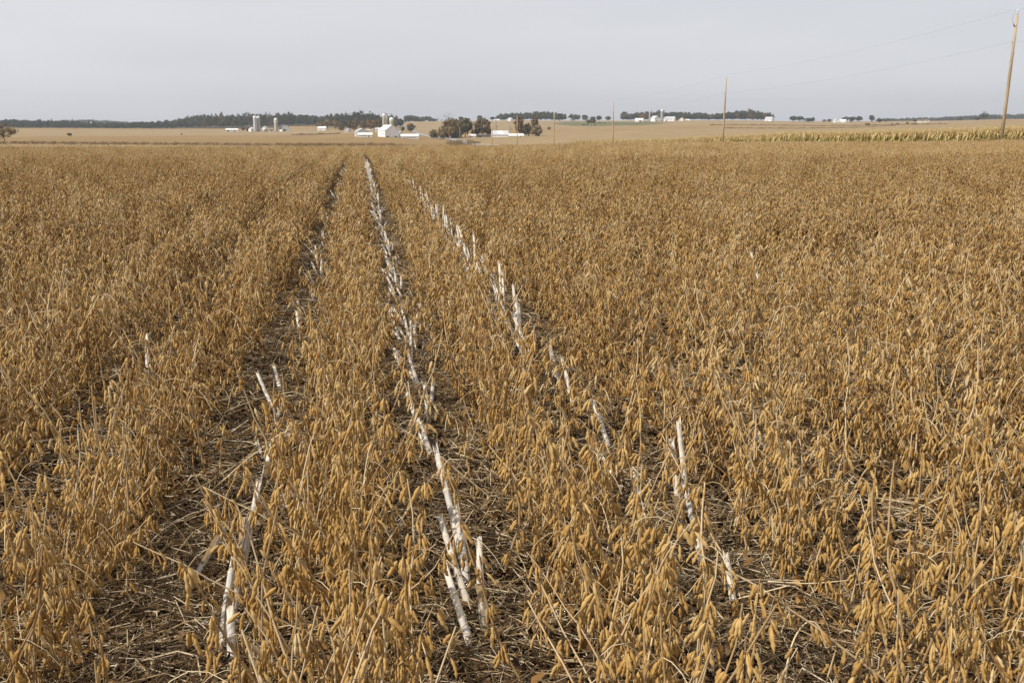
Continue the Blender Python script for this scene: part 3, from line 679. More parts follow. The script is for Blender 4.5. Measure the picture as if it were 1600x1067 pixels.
M['metal_dark'] = mat('dark_hardware', [(.10, .10, .11), (.2, .2, .21)], rough=.5, scale=8, metal=.5)
M['porcelain'] = mat('grey_insulator', [(.45, .46, .48), (.62, .63, .64)], rough=.3, scale=8)
M['wire'] = mat('power_wire', [(.16, .165, .17), (.22, .225, .23)], rough=.6, scale=5)
M['road'] = mat('worn_asphalt', [(.22, .215, .205), (.33, .32, .30)], rough=.95, scale=.4, tint=0, noise=.6, coord='World')
M['bark'] = mat('bark', [(.055, .042, .03), (.12, .095, .07)], rough=.95, scale=2, tint=.3, stretch=(1, 1, .3))
M['bark_pale'] = mat('pale_dead_bark', [(.22, .21, .19), (.34, .32, .29)], rough=.95, scale=2, tint=.3, stretch=(1, 1, .3))
def leafmat(nm, cols): return mat(nm, cols, rough=.8, scale=.35, detail=3, tint=.75, rand=.3, noise=.5, spec=.2, trans=.12)
M['leaf_green'] = leafmat('dark_green_foliage', [(.012, .021, .009), (.029, .040, .014), (.058, .065, .022)])
M['leaf_pine'] = leafmat('conifer_needles', [(.009, .015, .010), (.020, .029, .016), (.040, .048, .025)])
M['leaf_olive'] = leafmat('olive_turning_foliage', [(.035, .036, .013), (.085, .072, .025), (.15, .11, .035)])
M['leaf_orange'] = leafmat('orange_autumn_foliage', [(.08, .044, .014), (.17, .098, .027), (.27, .165, .05)])
M['leaf_brown'] = leafmat('brown_autumn_foliage', [(.065, .043, .015), (.135, .090, .030), (.21, .148, .055)])
M['leaf_buff'] = leafmat('buff_bush_foliage', [(.11, .075, .037), (.20, .145, .075), (.29, .22, .125)])
M['dry_grass'] = mat('dry_brown_grass', [(.10, .062, .028), (.19, .125, .058), (.28, .195, .10)], rough=.9, scale=2, tint=1.0, noise=.4)
M['corn_dry'] = mat('dry_corn_leaf', [(.28, .19, .075), (.46, .335, .14), (.62, .49, .26)], rough=.8, scale=3, tint=.9, rand=.4, noise=.4, trans=.15)
M['corn_green'] = mat('green_corn_leaf', [(.12, .13, .016), (.22, .22, .03), (.36, .32, .07)], rough=.75, scale=3, tint=.9, rand=.4, noise=.4, trans=.15)

# ------------------------------------------------------------------ road
def strip(name, m, x0, x1, ys, lift, label):
    ys = np.array(ys); b = MB(); v = []
    for x in np.linspace(x0, x1, 5): v.append(np.stack([np.full(len(ys), x), ys, terr(np.full(len(ys), x), ys) + lift], 1))
    v = np.array(v); n = len(ys); i = np.arange(4)[:, None] * n; j = np.arange(n - 1)[None]
    b.add(v.reshape(-1, 3), np.stack([i + j, i + n + j, i + n + j + 1, i + j + 1], -1).reshape(-1, 4)); o = b.build(name, m, smooth=True); tag(o, label, kind='structure'); return o
strip('road', M['road'], 54.6, 60.8, np.concatenate([np.arange(20, 700, 4.), np.arange(700, 1640, 8.)]), .22, 'pale grey country road dipping towards the farms')

# ------------------------------------------------------------------ power line along the road
PX0, PY0, PSP = 52.4, 73.8, 62.7
tops_px = [20, 120, 158, 176, 182, 192, 196, 202, 204, 204, 206]
pole_lb = ['tall leaning wooden pole with insulators at the edge of the corn', 'second wooden pole rising from the corn edge', 'third wooden pole, standing before the green pasture', 'fourth pole, greyer, just past the round tan bush',
           'fifth pole, standing in front of the white sheds', 'sixth pole, thin, before the blotched metal roof', 'seventh pole, by the brown roadside brush', 'eighth pole, beside the dark green house', 'ninth pole, under the big brown tree', 'tenth pole, along the road bend', 'eleventh and farthest pole, by the yellow bush']
tops = []
for i in range(11):
    x, y = PX0, PY0 + PSP * i; zg = float(terr(x, y)); la, de = to_cam(x, y)
    zt = CAM_H + (HOR - tops_px[i]) * de / KY * (1.0 if i else .985); Hh = zt - zg + .0
    Hh = min(max(Hh, 8.4), 11.6)
    r0 = .15; lx, ly = (0.02, 0.0) if i == 0 else (rng.normal(0, .008), rng.normal(0, .006))
    e = empty('utility_pole', (x, y, zg)); e.rotation_euler = (ly, lx, rng.random() * .3)
    tag(e, pole_lb[i], 'utility pole', 'poles along the road')
    b = MB(); b.tube([(0, 0, -.3), (0, 0, Hh * .33), (0, 0, Hh * .66), (0, 0, Hh - .25)], [.145, .133, .117, .10], 10, tint=[.3] * 10 + [.5] * 10 + [.5] * 10 + [.6] * 10 + [.5, .5]); b.build('shaft', M['pole_wood'], e, True)
    b = MB(); b.tube([(0, 0, Hh - .24), (0, 0, Hh - .1), (0, 0, Hh + .02), (0, 0, Hh + .16), (0, 0, Hh + .22)], [.035, .04, .075, .06, .02], 8); b.build('insulator', M['porcelain'], e, True)
    b = MB(); b.tube([(-.12, 0, Hh - 2.35), (-.2, 0, Hh - 2.35), (-.27, 0, Hh - 2.35)], [.03, .05, .03], 6); b.build('insulator', M['porcelain'], e, True)
    if i == 0:
        b = MB(); b.tube([(-.1, -.02, Hh - 1.15), (-.22, -.02, Hh - 1.1), (-.24, -.02, Hh - .95)], .045, 6); b.build('cutout_fuse', M['metal_dark'], e, True)
        b = MB(); b.tube([(-.45, -.3, Hh + .0), (-.62, -.35, Hh - .35), (-.55, -.2, Hh - .8), (-.24, -.02, Hh - .95)], .012, 4); b.build('jumper_wire', M['wire'], e)
        b = MB(); b.tube([(.09, .09, -.2), (.09, .08, Hh * .8)], .014, 4); b.build('ground_wire', M['metal_dark'], e)
        for hz in np.arange(1.2, Hh - 1.5, .62):
            sd_ = 1 if int(hz / .62) % 2 else -1
            b = MB(); b.tube([(.12 * sd_, 0, hz), (.17 * sd_, 0, hz + .01)], .018, 4); b.build('bolt', M['metal_dark'], e)
    M4 = Euler(e.rotation_euler).to_matrix()
    tops.append((Vector(e.location) + M4 @ Vector((0, 0, Hh + .2)), Vector(e.location) + M4 @ Vector((-.24, 0, Hh - 2.35))))
first = [(t + Vector((0, -PSP, .6))) for t in tops[0]]
for w, lb in ((0, 'thin upper power wire sagging between the pole tops'), (1, 'thin lower neutral wire sagging between the poles')):
    P = [first[w]] + [t[w] for t in tops]; pts = []
    for a, c in zip(P[:-1], P[1:]):
        for t in np.linspace(0, 1, 15)[:-1]:
            p = a.lerp(c, float(t)); pts.append((p.x, p.y, p.z - 1.15 * 4 * t * (1 - t) * .5))
    pts.append(tuple(P[-1])); b = MB(); b.tube(pts, .005, 4); tag(b.build('power_wire', M['wire'], smooth=True), lb, 'power line')

# ------------------------------------------------------------------ trees
def crown_quads(b, rg, c, rad, nclump, nleaf, leaf, m=0, shell=.55, cone=False, droop=0.0):
    c = np.array(c, float); rad = np.array(rad, float)
    if cone:
        t = rg.random(nclump) ** .8; a = rg.random(nclump) * 6.283; rr = (1 - t) * rg.uniform(.45, 1.0, nclump) * (1 + .18 * np.sin(t * 22))
        cen = np.stack([rr * np.cos(a) * rad[0], rr * np.sin(a) * rad[1], (t * 2 - 1) * rad[2]], 1) + c; cr = np.stack([rad[0] * .28 * (1.15 - t), rad[0] * .28 * (1.15 - t), np.full(nclump, rad[2] * .07)], 1)
    else:
        d = rg.normal(0, 1, (nclump, 3)); d /= np.linalg.norm(d, axis=1)[:, None]; d[:, 2] *= .95
        rr = shell + (1 - shell) * rg.random(nclump) ** .6; rr *= rg.uniform(.78, 1.12, nclump)
        cen = d * rr[:, None] * rad * .82 + c; k = rg.uniform(.16, .34, nclump); cr = k[:, None] * rad * np.array([1, 1, .8])
    ci = np.repeat(np.arange(nclump), nleaf); n = len(ci)
    off = rg.normal(0, .52, (n, 3)); off = off / np.maximum(1, np.linalg.norm(off, axis=1) / 1.1)[:, None]
    p = cen[ci] + off * cr[ci]
    nrm = rg.normal(0, .35, (n, 3)) + off * 1.1 + (p - c) / rad * .8 + np.array([0, 0, .35]); nrm /= np.linalg.norm(nrm, axis=1)[:, None]
    up = rg.normal(0, 1, (n, 3)); u = np.cross(nrm, up); u /= np.linalg.norm(u, axis=1)[:, None]; w = np.cross(nrm, u)
    s = leaf * rg.uniform(.55, 1.3, n)[:, None]
    q = np.stack([p - u * s - w * s * .6, p + u * s * .9 - w * s * .75, p + u * s + w * s * .6, p - u * s * .75 + w * s * .8], 1)
    ct = rg.normal(.5, .22, nclump); tint = np.clip(np.repeat(ct[ci] + rg.normal(0, .13, n), 4), 0, 1)
    b.add(q.reshape(-1, 3), np.arange(4 * n).reshape(-1, 4), m=m, tint=tint)
def limbs(b, rg, h0, H, rx, n, r0, m=0, fork=2, bare=False):
    top = H * (.8 if not bare else .92); nn = 6; z = np.linspace(-.3, top, nn); wob = np.cumsum(rg.normal(0, .035 * H / nn, (nn, 2)), 0); wob[0] = 0
    P = np.column_stack([wob, z]); b.tube(P, np.linspace(r0, r0 * .25, nn), 7, m=m, tint=.5)
    for i in range(n):
        t = rg.uniform(h0 / H, .78); a = i * 2.4 + rg.normal(0, .4); p0 = np.array([np.interp(t * H, z, P[:, 0]), np.interp(t * H, z, P[:, 1]), t * H])
        ln = rx * rg.uniform(.6, 1.0) * (1.15 - .5 * t); rise = rg.uniform(.35, 1.0) * ln
        p1 = p0 + np.array([math.cos(a) * ln * .5, math.sin(a) * ln * .5, rise * .35]); p2 = p0 + np.array([math.cos(a) * ln, math.sin(a) * ln, rise])
        b.tube([p0, p1, p2], [r0 * .42 * (1.1 - t), r0 * .25 * (1.1 - t), r0 * .08], 5, m=m, tint=.5)
        for f in range(fork):
            a2 = a + rg.normal(0, .8); p3 = p1 + np.array([math.cos(a2), math.sin(a2), rg.uniform(.4, 1.3)]) * ln * rg.uniform(.35, .6)
            b.tube([p1, (p1 + p3) / 2 + rg.normal(0, .04 * ln, 3), p3], [r0 * .16, r0 * .1, r0 * .04], 4, m=m, tint=.5)
            if bare:
                for g in range(3):
                    p4 = p3 + (rg.normal(0, .5, 3) + np.array([math.cos(a2) * .5, math.sin(a2) * .5, .6])) * ln * .3
                    b.tube([(p1 + p3) / 2 if g == 0 else p3, p4], [r0 * .07, r0 * .03], 3, m=m, tint=.5)
ntree = [0]
def tree(px, dep, wpx, hpx, leaf, label, name='tree', group=None, cone=False, clear=.18, dens=1.0, cat='tree', bark='bark', shell=.5, lsize=None):
    """one tree: hpx/wpx are how tall and wide it stands in the photograph at that distance"""
    ntree[0] += 1; rg = np.random.default_rng(1000 + ntree[0]); H = size(hpx, dep) * KX / KY * 1.03; W = size(wpx, dep) * 1.14
    x, y, z = at(px, dep); e = empty(name, (x, y, z), rg.random() * 6.28); tag(e, label, cat, group)
    h0 = H * clear; cz = (H + h0) / 2; r = (W / 2, W / 2, (H - h0) / 2)
    b = MB(); limbs(b, rg, max(h0, .1 * H), H, W / 2, 7 if not cone else 0, max(.06, H * .022)); b.build('trunk', M[bark], e, True)
    lf = lsize or max(.16, min(.55, W * .055)); b = MB()
    nc = int((60 if not cone else 70) * dens); nl = int(np.clip(W * H * .55 / (lf * lf) / nc * .95, 12, 60))
    crown_quads(b, rg, (0, 0, cz), r, nc, nl, lf, cone=cone, shell=shell); b.build('crown', M[leaf], e)
    return e
def bare_tree(px, dep, wpx, hpx, label, group=None):
    ntree[0] += 1; rg = np.random.default_rng(1000 + ntree[0]); H = size(hpx, dep); W = size(wpx, dep); e = empty('bare_tree', at(px, dep), rg.random() * 6); tag(e, label, 'tree', group)
    b = MB(); limbs(b, rg, H * .25, H, W / 2, 14, H * .022, fork=4, bare=True); b.build('trunk', M['bark_pale'], e, True)
def bush(px, dep, wpx, hpx, leaf, label, group=None, dens=1.0):
    return tree(px, dep, wpx, hpx, leaf, label, 'bush', group, clear=0.02, dens=dens, cat='bush', shell=.3)

# left edge and pines
tree(4, 400, 42, 33, 'leaf_brown', 'spreading russet tree with forked trunk at the picture edge', clear=.12, dens=.85, bark='bark', lsize=.24, shell=.3)
bush(106, 690, 8, 5, 'leaf_brown', 'small dark bush alone in the pale field below the pines')
bush(282, 800, 3, 2.4, 'leaf_green', 'tiny dark bush alone below the left wood')
pr = np.random.default_rng(77)
for i, px in enumerate(list(np.arange(24, 118, 5.2)) + list(np.arange(124, 150, 7.5)) + list(np.arange(166, 272, 6.4))):
    px = float(px) + pr.normal(0, 1.0); hh = np.interp(px, [0, 30, 60, 110, 160, 230, 270], [12, 11.5, 11.5, 12.5, 10.5, 10.5, 12]) * pr.uniform(.8, 1.18)
    tree(px, 1340 + pr.normal(0, 12), pr.uniform(6, 9), hh, 'leaf_pine' if pr.random() < .75 else 'leaf_green', 'dark conifer in the long tree row edging the far field', 'pine_tree', 'conifers in the row at the far field edge', cone=pr.random() < .72, clear=.06, dens=.6)
# woods that read as one mass
def wood(name, label, px0, px1, dep, rows, topline, leaf, seed, step=6.0, span=14, wmul=1.0):
    rg = np.random.default_rng(seed); b = MB(); mats = [M[k] for k in leaf]
    for r_ in range(rows):
        d = dep + r_ * span; px = px0 + rg.uniform(0, step)
        while px < px1:
            x, y, z = at(px, d); hp = np.interp(px, [t[0] for t in topline], [t[1] for t in topline])
            zt = CAM_H + (HOR - hp) * d / KY; H = max(4.0, (zt - z)) * (rg.uniform(.78, 1.10) if r_ < rows - 1 else rg.uniform(1.0, 1.28)); W = size(step, d) * rg.uniform(1.5, 2.6) * wmul
            mi = int(rg.choice(len(mats), p=np.array([.78] + [.22 / (len(mats) - 1)] * (len(mats) - 1)) if len(mats) > 1 else [1.]))
            crown_quads(b, rg, (x, y, z + H * .54), (W / 2, W / 2, H * .48), 30, 20, max(.5, W * .055), m=mi, shell=.45); px += step * rg.uniform(.6, 1.35)
    o = b.build(name, mats); tag(o, label, 'wood', kind='stuff'); return o
wood('woods', 'long dark green wood behind the farm with twin silos', 268, 545, 1400, 4, [(262, 193), (278, 186), (300, 182), (335, 180), (380, 178.5), (420, 179), (470, 178.5), (485, 181), (510, 182), (530, 180), (560, 178)], ['leaf_green', 'leaf_olive'], 31)
wood('woods', 'green wood rising behind the autumn trees of the white barn farm', 512, 627, 1250, 4, [(512, 181), (540, 178), (560, 175.5), (580, 175), (588, 180), (595, 179), (605, 180), (616, 182), (628, 186)], ['leaf_green', 'leaf_olive'], 32)
wood('woods', 'low conifer wood filling behind the far tree row', -60, 270, 1400, 3, [(-60, 186), (20, 187.5), (70, 189), (115, 190), (150, 193), (200, 192), (270, 189)], ['leaf_pine', 'leaf_green'], 33)
wood('woods', 'dark wood on the skyline above the blotched barn roof', 778, 882, 1640, 3, [(772, 184), (782, 179), (800, 177), (830, 176), (845, 175), (880, 178)], ['leaf_green'], 34, 5)
wood('woods', 'long dark wood on the skyline behind the hilltop farm', 972, 1120, 1680, 3, [(965, 180), (975, 177), (1000, 177), (1020, 174), (1035, 175), (1060, 176), (1080, 177), (1120, 178)], ['leaf_green', 'leaf_olive'], 35, 5)
wood('woods', 'rounded dark wood on the skyline left of the white house', 1118, 1206, 1600, 4, [(1115, 178), (1130, 177), (1155, 173.5), (1180, 173), (1200, 177), (1208, 181)], ['leaf_green', 'leaf_orange'], 36, 5)
wood('woods', 'dark trees along the skyline above the road', 630, 680, 1720, 2, [(630, 184), (636, 179.5), (645, 180), (655, 185), (665, 182), (672, 183), (680, 187)], ['leaf_green'], 37, 6)
# far wooded ridges
def ridge(px0, px1, dep, line, label, seed):
    pxs = np.linspace(px0, px1, 60); b = MB(); rows = []
    for dd, f in ((0, 0), (60, .45), (140, .8), (240, 1.0), (400, .9), (700, 0)):
        row = []
        for px in pxs:
            x, y = to_world((px - 800) / KX * dep * (1 + dd / dep * .99), dep + dd); g = float(terr(x, y)) - 2; zt = CAM_H + (HOR - np.interp(px, [t[0] for t in line], [t[1] for t in line]) - 1.8) * (dep + 240) / KY
            row.append((x, y, g + max(0, zt - g) * f))
        rows.append(row)
    V = np.array(rows); n = 60; i = np.arange(5)[:, None] * n; j = np.arange(n - 1)[None]
    b.add(V.reshape(-1, 3), np.stack([i + j, i + j + 1, i + n + j + 1, i + n + j], -1).reshape(-1, 4)); tag(b.build('hill', M['ground_dark'], smooth=True), label[0], kind='structure')
    rg = np.random.default_rng(seed); b = MB()
    for _ in range(int((px1 - px0) * 1.5)):
        fi = rg.uniform(0, n - 1.01); fj = rg.uniform(0, 3.2); i0 = int(fi); j0 = int(fj); u = fi - i0; w = fj - j0
        p = (V[j0, i0] * (1 - u) + V[j0, i0 + 1] * u) * (1 - w) + (V[j0 + 1, i0] * (1 - u) + V[j0 + 1, i0 + 1] * u) * w
        h = rg.uniform(7, 13); crown_quads(b, rg, p + np.array([0, 0, h * .3]), (8, 8, h * .6), 12, 7, 1.3, shell=.4)
    tag(b.build('woods', M['leaf_green']), label[1], 'wood', kind='stuff')
ridge(60, 200, 2500, [(60, 195), (80, 192.5), (120, 190), (150, 190), (175, 192), (200, 195)], ('low blue-grey hill beyond the conifer row', 'hazy trees covering the low hill beyond the conifers'), 41)
ridge(1372, 1900, 2400, [(1372, 191), (1395, 190), (1440, 187.5), (1500, 184.5), (1560, 182.5), (1600, 181), (1900, 179)], ('long blue-grey ridge on the skyline beyond the corn', 'hazy trees covering the long ridge beyond the corn'), 42)

# autumn trees around the farms
for px, w, h, lf, lb in [(500, 14, 15, 'leaf_orange', 'orange tree standing over the small white farmhouse'), (512, 15, 18, 'leaf_brown', 'tallest russet tree behind the small white farmhouse'), (524, 11, 16, 'leaf_orange', 'orange tree just past the small white farmhouse')]:
    tree(px, 1150, w, h, lf, lb, 'autumn_tree', dens=1.0, clear=.1)
for px, w, h, lf, lb in [(532, 12, 17, 'leaf_brown', 'brown autumn tree at the end of the grove beside the grey house'), (544, 13, 20, 'leaf_olive', 'olive-brown tree behind the grey house'), (553, 13, 19, 'leaf_orange', 'orange tree between grey house and grey shed'),
                         (567, 13, 18, 'leaf_brown', 'brown tree behind the grey shed roof'), (578, 14, 19, 'leaf_orange', 'broad orange tree behind the gap between shed and barn'), (585, 12, 20, 'leaf_orange', 'bright rust tree beside the tall tan silo'), (594, 10, 19, 'leaf_brown', 'brown tree touching the tall tan silo')]:
    tree(px, 960, w, h, lf, lb, 'autumn_tree', dens=1.0, clear=.08)
for px, w, h, lf, lb in [(379, 7, 8, 'leaf_orange', 'small rusty tree between low shed and silos'), (386, 6, 7, 'leaf_brown', 'small brown tree just before the silo shed')]: tree(px, 1140, w, h, lf, lb, 'autumn_tree', clear=.08)
tree(629, 980, 7, 9, 'leaf_olive', 'small olive tree beside the road beyond the white barn', clear=.1)
tree(642, 1000, 15, 14, 'leaf_olive', 'round olive-green tree beside the road on the far slope', clear=.1)
tree(706, 640, 32, 35, 'leaf_brown', 'big brown autumn tree by the bend of the road', 'autumn_tree', dens=1.4, clear=.05)
tree(690, 655, 14, 22, 'leaf_buff', 'thin buff tree at the road bend', dens=.6, clear=.05)
tree(727, 660, 24, 33, 'leaf_olive', 'dark olive tree behind the dark green house', dens=1.3, clear=.08)
tree(754, 660, 26, 32, 'leaf_brown', 'broad brown-green tree beside the blotched roof barn', dens=1.3, clear=.06)
tree(811, 665, 16, 33, 'leaf_orange', 'slim orange tree rising behind the long white shed', dens=1.3, clear=.05)
tree(826, 668, 15, 22, 'leaf_brown', 'low brown half of the leaning tree past the white shed', dens=1.3, clear=.03)
tree(836, 660, 13, 35, 'leaf_brown', 'tall narrow russet tree above the round tan bush', dens=1.0, clear=.3)
bush(838, 640, 20, 17, 'leaf_buff', 'round tan bush at the end of the farm buildings', dens=1.3)
bush(678, 690, 18, 15, 'leaf_olive', 'yellowish bush where the road leaves the dip', dens=1.0)
bush(692, 640, 20, 14, 'leaf_brown', 'brown brush on the inner bend of the road', dens=.9)
for px, w, h, lf, lb in [(716, 16, 13, 'leaf_brown', 'brown brush in front of the dark olive tree'), (743, 16, 15, 'leaf_olive', 'olive brush filling between the two big trees'), (765, 12, 14, 'leaf_brown', 'brown brush against the blotched roof barn'), (819, 14, 17, 'leaf_olive', 'olive brush behind the end of the low white shed'), (700, 18, 12, 'leaf_olive', 'low olive brush at the foot of the big brown tree')]: bush(px, 664, w, h, lf, lb)
bush(858, 900, 6, 5.5, 'leaf_buff', 'small grey-tan bush alone on the slope past the farm')
bare_tree(775, 700, 9, 34, 'tall bare dead tree rising behind the blotched roof')
bare_tree(797, 690, 11, 20, 'thin bare tree leaning beside the long white shed')
bare_tree(699, 1500, 26, 13, 'pale bare tree crown showing above the big brown tree')
bare_tree(684, 1500, 12, 9, 'pale bare tree on the skyline right of the dark trees')
for px, w, h, lb in [(720, 8, 8, 'small green skyline tree above the dark green house'), (750, 9, 10, 'round skyline tree above the broad brown-green tree'), (770, 8, 7, 'low skyline tree by the upper white house')]: tree(px, 1550, w, h, 'leaf_green', lb)
# hill to the right
for px, dep, w, h, lf, lb in [(875, 1400, 9, 14, 'leaf_green', 'upright green tree at the near end of the pasture'), (895, 1400, 17, 13.5, 'leaf_green', 'broad green tree above the pasture'), (914, 1430, 11, 12, 'leaf_green', 'round green tree between two broad ones above the pasture'),
    (926, 1500, 9, 8, 'leaf_green', 'low green tree on the pasture skyline'), (903, 1550, 9, 11, 'leaf_orange', 'rusty tree peeping between the pasture trees'), (936, 1500, 9, 9, 'leaf_green', 'small skyline tree left of the third pole'), (950, 1500, 9, 8.5, 'leaf_olive', 'olive skyline tree just left of the third pole'),
    (1006, 1560, 14, 12, 'leaf_orange', 'orange tree between the white shed and hilltop barn'), (1058, 1480, 7, 5, 'leaf_orange', 'low orange bush beside the hilltop house'),
    (1240, 1500, 14, 10, 'leaf_green', 'left dark tree of the clump past the white skyline house'), (1250, 1500, 13, 9.5, 'leaf_green', 'right dark tree of the clump past the white skyline house'), (1264, 1480, 8, 7, 'leaf_green', 'small dark tree by the grey-roofed barn'), (1270, 1480, 8, 8, 'leaf_green', 'dark tree just right of the grey-roofed barn'),
    (1288, 1480, 6, 5, 'leaf_orange', 'low rusty bush in the gap of the skyline trees'), (1296, 1470, 8, 5.5, 'leaf_olive', 'low olive bush beside the paired white houses'), (1321, 1600, 10, 9, 'leaf_green', 'green tree behind the paired white houses'),
    (1331, 1450, 13, 10, 'leaf_green', 'left half of the round tree pair past the white houses'), (1342, 1450, 12, 11, 'leaf_green', 'right half of the round tree pair past the white houses'), (1362, 1450, 9, 12.5, 'leaf_green', 'tall narrow green tree alone on the skyline'), (1374, 1450, 9, 6.5, 'leaf_green', 'low dark tree right of the tall narrow one'),
    (1384, 1500, 9, 6, 'leaf_olive', 'low olive tree at the start of the long ridge'), (1430, 1500, 6, 4.5, 'leaf_green', 'small tree beside the cream skyline house'), (1537, 1450, 17, 14.5, 'leaf_green', 'big round dark tree before the ridge, left of the tall pole'), (1526, 1470, 10, 6, 'leaf_green', 'low tree leaning on the big round dark one'),
    (1500, 1700, 10, 8, 'leaf_olive', 'olive tree against the ridge'), (1200, 1590, 6, 8, 'leaf_olive', 'yellowing tree over the white skyline house')]:
    tree(px, dep, w, h, lf, lb, clear=.1, dens=.8)
for px, h in ((919, 13), (924, 13.5), (928, 14)): tree(px, 1050, 6, h, 'leaf_olive', {919: 'left stem of the dark tree trio alone on the slope', 924: 'middle of the dark tree trio alone on the slope', 928: 'tallest right-hand one of the dark tree trio on the slope'}[px], clear=.35, dens=.8)
for i, px in enumerate((1356, 1394, 1403, 1418, 1429, 1469)): bush(px, 1000, [8, 3, 5, 4, 7, 3][i], [4, 3, 3, 5, 2.5, 2.5][i], 'leaf_brown', 'small brown bush dotted along the dark fence line', 'bushes on the fence line')
bush(1533, 80, 12, 9, 'leaf_brown', 'dark brown weedy bush just left of the tall pole base', dens=1.0)

# ------------------------------------------------------------------ strips of tall dry grass and weeds
def grass(name, label, line, n, h, seed, spread=2.0, wid=.05):
    rg = np.random.default_rng(seed); b = MB(); px = rg.uniform(line[0][0], line[-1][0], n) if spread < 20 or n > 4000 else rg.triangular(line[0][0], line[1][0], line[-1][0], n); dep = np.interp(px, [t[0] for t in line], [t[1] for t in line]) + rg.normal(0, spread, n)
    x, y = to_world((px - 800) / KX * dep, dep); z = terr(x, y) - .05; hh = h * rg.uniform(.35, 1.15, n) * (.75 + .3 * np.sin(px * .31 + seed) * np.sin(px * .083 + 1)); a = rg.random(n) * 6.28; ln = rg.normal(0, .22, (n, 2)) * hh[:, None]
    w = wid * rg.uniform(.6, 1.4, n); dx, dy = np.cos(a) * w, np.sin(a) * w
    V = np.stack([np.stack([x - dx, y - dy, z], 1), np.stack([x + dx, y + dy, z], 1), np.stack([x + ln[:, 0] * .4 + dx * .8, y + ln[:, 1] * .4 + dy * .8, z + hh * .6], 1), np.stack([x + ln[:, 0] * .4 - dx * .8, y + ln[:, 1] * .4 - dy * .8, z + hh * .6], 1), np.stack([x + ln[:, 0], y + ln[:, 1], z + hh], 1)], 1)
    i = np.arange(n) * 5; tint = np.repeat(np.clip(rg.normal(.45, .25, n), 0, 1), 5)
    b.add(V.reshape(-1, 3), np.stack([i, i + 1, i + 2, i + 3], 1), np.stack([i + 3, i + 2, i + 4], 1), tint=tint); tag(b.build(name, M['dry_grass']), label, 'dry grass', kind='stuff')
grass('dry_grass', 'dark brown strip of tall dry grass below the white barn farm', [(430, 405), (560, 418), (690, 430)], 9000, .65, 51, 24.0, .10)
grass('dry_grass', 'dark brown grassy strip curving from the russet tree', [(-30, 372), (60, 385), (200, 404), (300, 408), (520, 415)], 11000, .6, 52, 26.0, .10)
grass('weeds', 'tall brown roadside weeds before the dark green house', [(694, 530), (720, 525), (752, 515)], 1600, 1.3, 53, 26, .14)
grass('weeds', 'dry brown weeds round the foot of the tall pole', [(1515, 79), (1570, 79), (1660, 78)], 3500, .95, 54, 3.0, .02)
grass('dry_grass', 'upper dark fence line across the pale far fields', [(1110, 1000), (1250, 1010), (1480, 1000)], 3500, 1.1, 55, 6, .3)
grass('dry_grass', 'lower dark fence line across the pale far fields', [(1130, 780), (1250, 760), (1330, 800), (1400, 880)], 2500, .8, 56, 6, .3)
grass('dry_grass', 'thin dark line of grass by the small white farmhouse field', [(455, 850), (530, 860)], 2500, 1.2, 57, 3, .3)

# ------------------------------------------------------------------ ripe corn across the road
def corn_mesh(rg, lod=0):
    b = MB(); H = rg.uniform(1.5, 1.78); bow = rg.normal(0, .05, 2); z = np.linspace(0, H, 5)
    b.tube(np.column_stack([bow[0] * (z / H) ** 2, bow[1] * (z / H) ** 2, z]), np.linspace(.016, .006, 5), 4, m=0, tint=.6)
    for t in range(5):
        a = rg.random() * 6.28; b.tube([(bow[0], bow[1], H - .05), (bow[0] + math.cos(a) * .06, bow[1] + math.sin(a) * .06, H + .16), (bow[0] + math.cos(a) * .13, bow[1] + math.sin(a) * .13, H + .22)], [.005, .006, .003], 3, m=0, tint=.8, cap=False)
    for i, hz in enumerate(np.linspace(.25, H - .15, 11)):
        a = (i % 2) * math.pi + rg.normal(0, .5); ln = rg.uniform(.4, .7); w = rg.uniform(.04, .06); up = rg.uniform(.2, .7); dr = rg.uniform(.9, 1.9)
        t = np.linspace(0, 1, 5); rr = ln * (t - .25 * t * t); zz = hz + ln * (up * t - dr * t * t); zz = np.maximum(zz, .03); ww = w * np.array([.6, 1, .95, .6, .08])
        c, s = math.cos(a), math.sin(a); Lf = np.stack([c * rr - s * ww, s * rr + c * ww, zz + .015], 1); Rt = np.stack([c * rr + s * ww, s * rr - c * ww, zz + .015], 1); Mid = np.stack([c * rr, s * rr, zz], 1)
        mi = 1 if (.25 < hz / H < .72 and rg.random() < .6) else 0
        q = []
        for k in range(4): q += [(k, 5 + k, 6 + k, k + 1), (5 + k, 10 + k, 11 + k, 6 + k)]
        b.add(np.vstack([Lf, Mid, Rt]), q, m=mi, tint=np.clip(rg.normal(.5, .25), 0, 1))
    a = rg.random() * 6.28; hz = H * .45; p = np.array([.02 * math.cos(a), .02 * math.sin(a), hz]); d = np.array([math.cos(a) * .10, math.sin(a) * .10, -.16])
    b.tube([p, p + d * .3, p + d * .8, p + d * 1.2], [.012, .03, .028, .006], 6, m=0, tint=.95)
    return b
rc = np.random.default_rng(61); CM = [M['corn_dry'], M['corn_green']]
corn_v = [corn_mesh(rc).mesh('corn_plant', CM) for _ in range(8)]
clib = bpy.data.collections.new('corn_library')
for i, me in enumerate(corn_v): clib.objects.link(bpy.data.objects.new('corn_%02d' % i, me))
ncorn = 0; cpts = [[], [], [], []]; cc = []
for r_ in range(9):
    x = 65.6 + r_ * .76; y = 52 + rc.random() * .2
    while y < 300:
        la, de = to_cam(x, y)
        if la < .62 * de: cc.append((de + r_ * 90, x, y, r_, la / de))
        y += rc.uniform(.11, .17) * (1 if y < 200 else 2.2)
cc.sort()
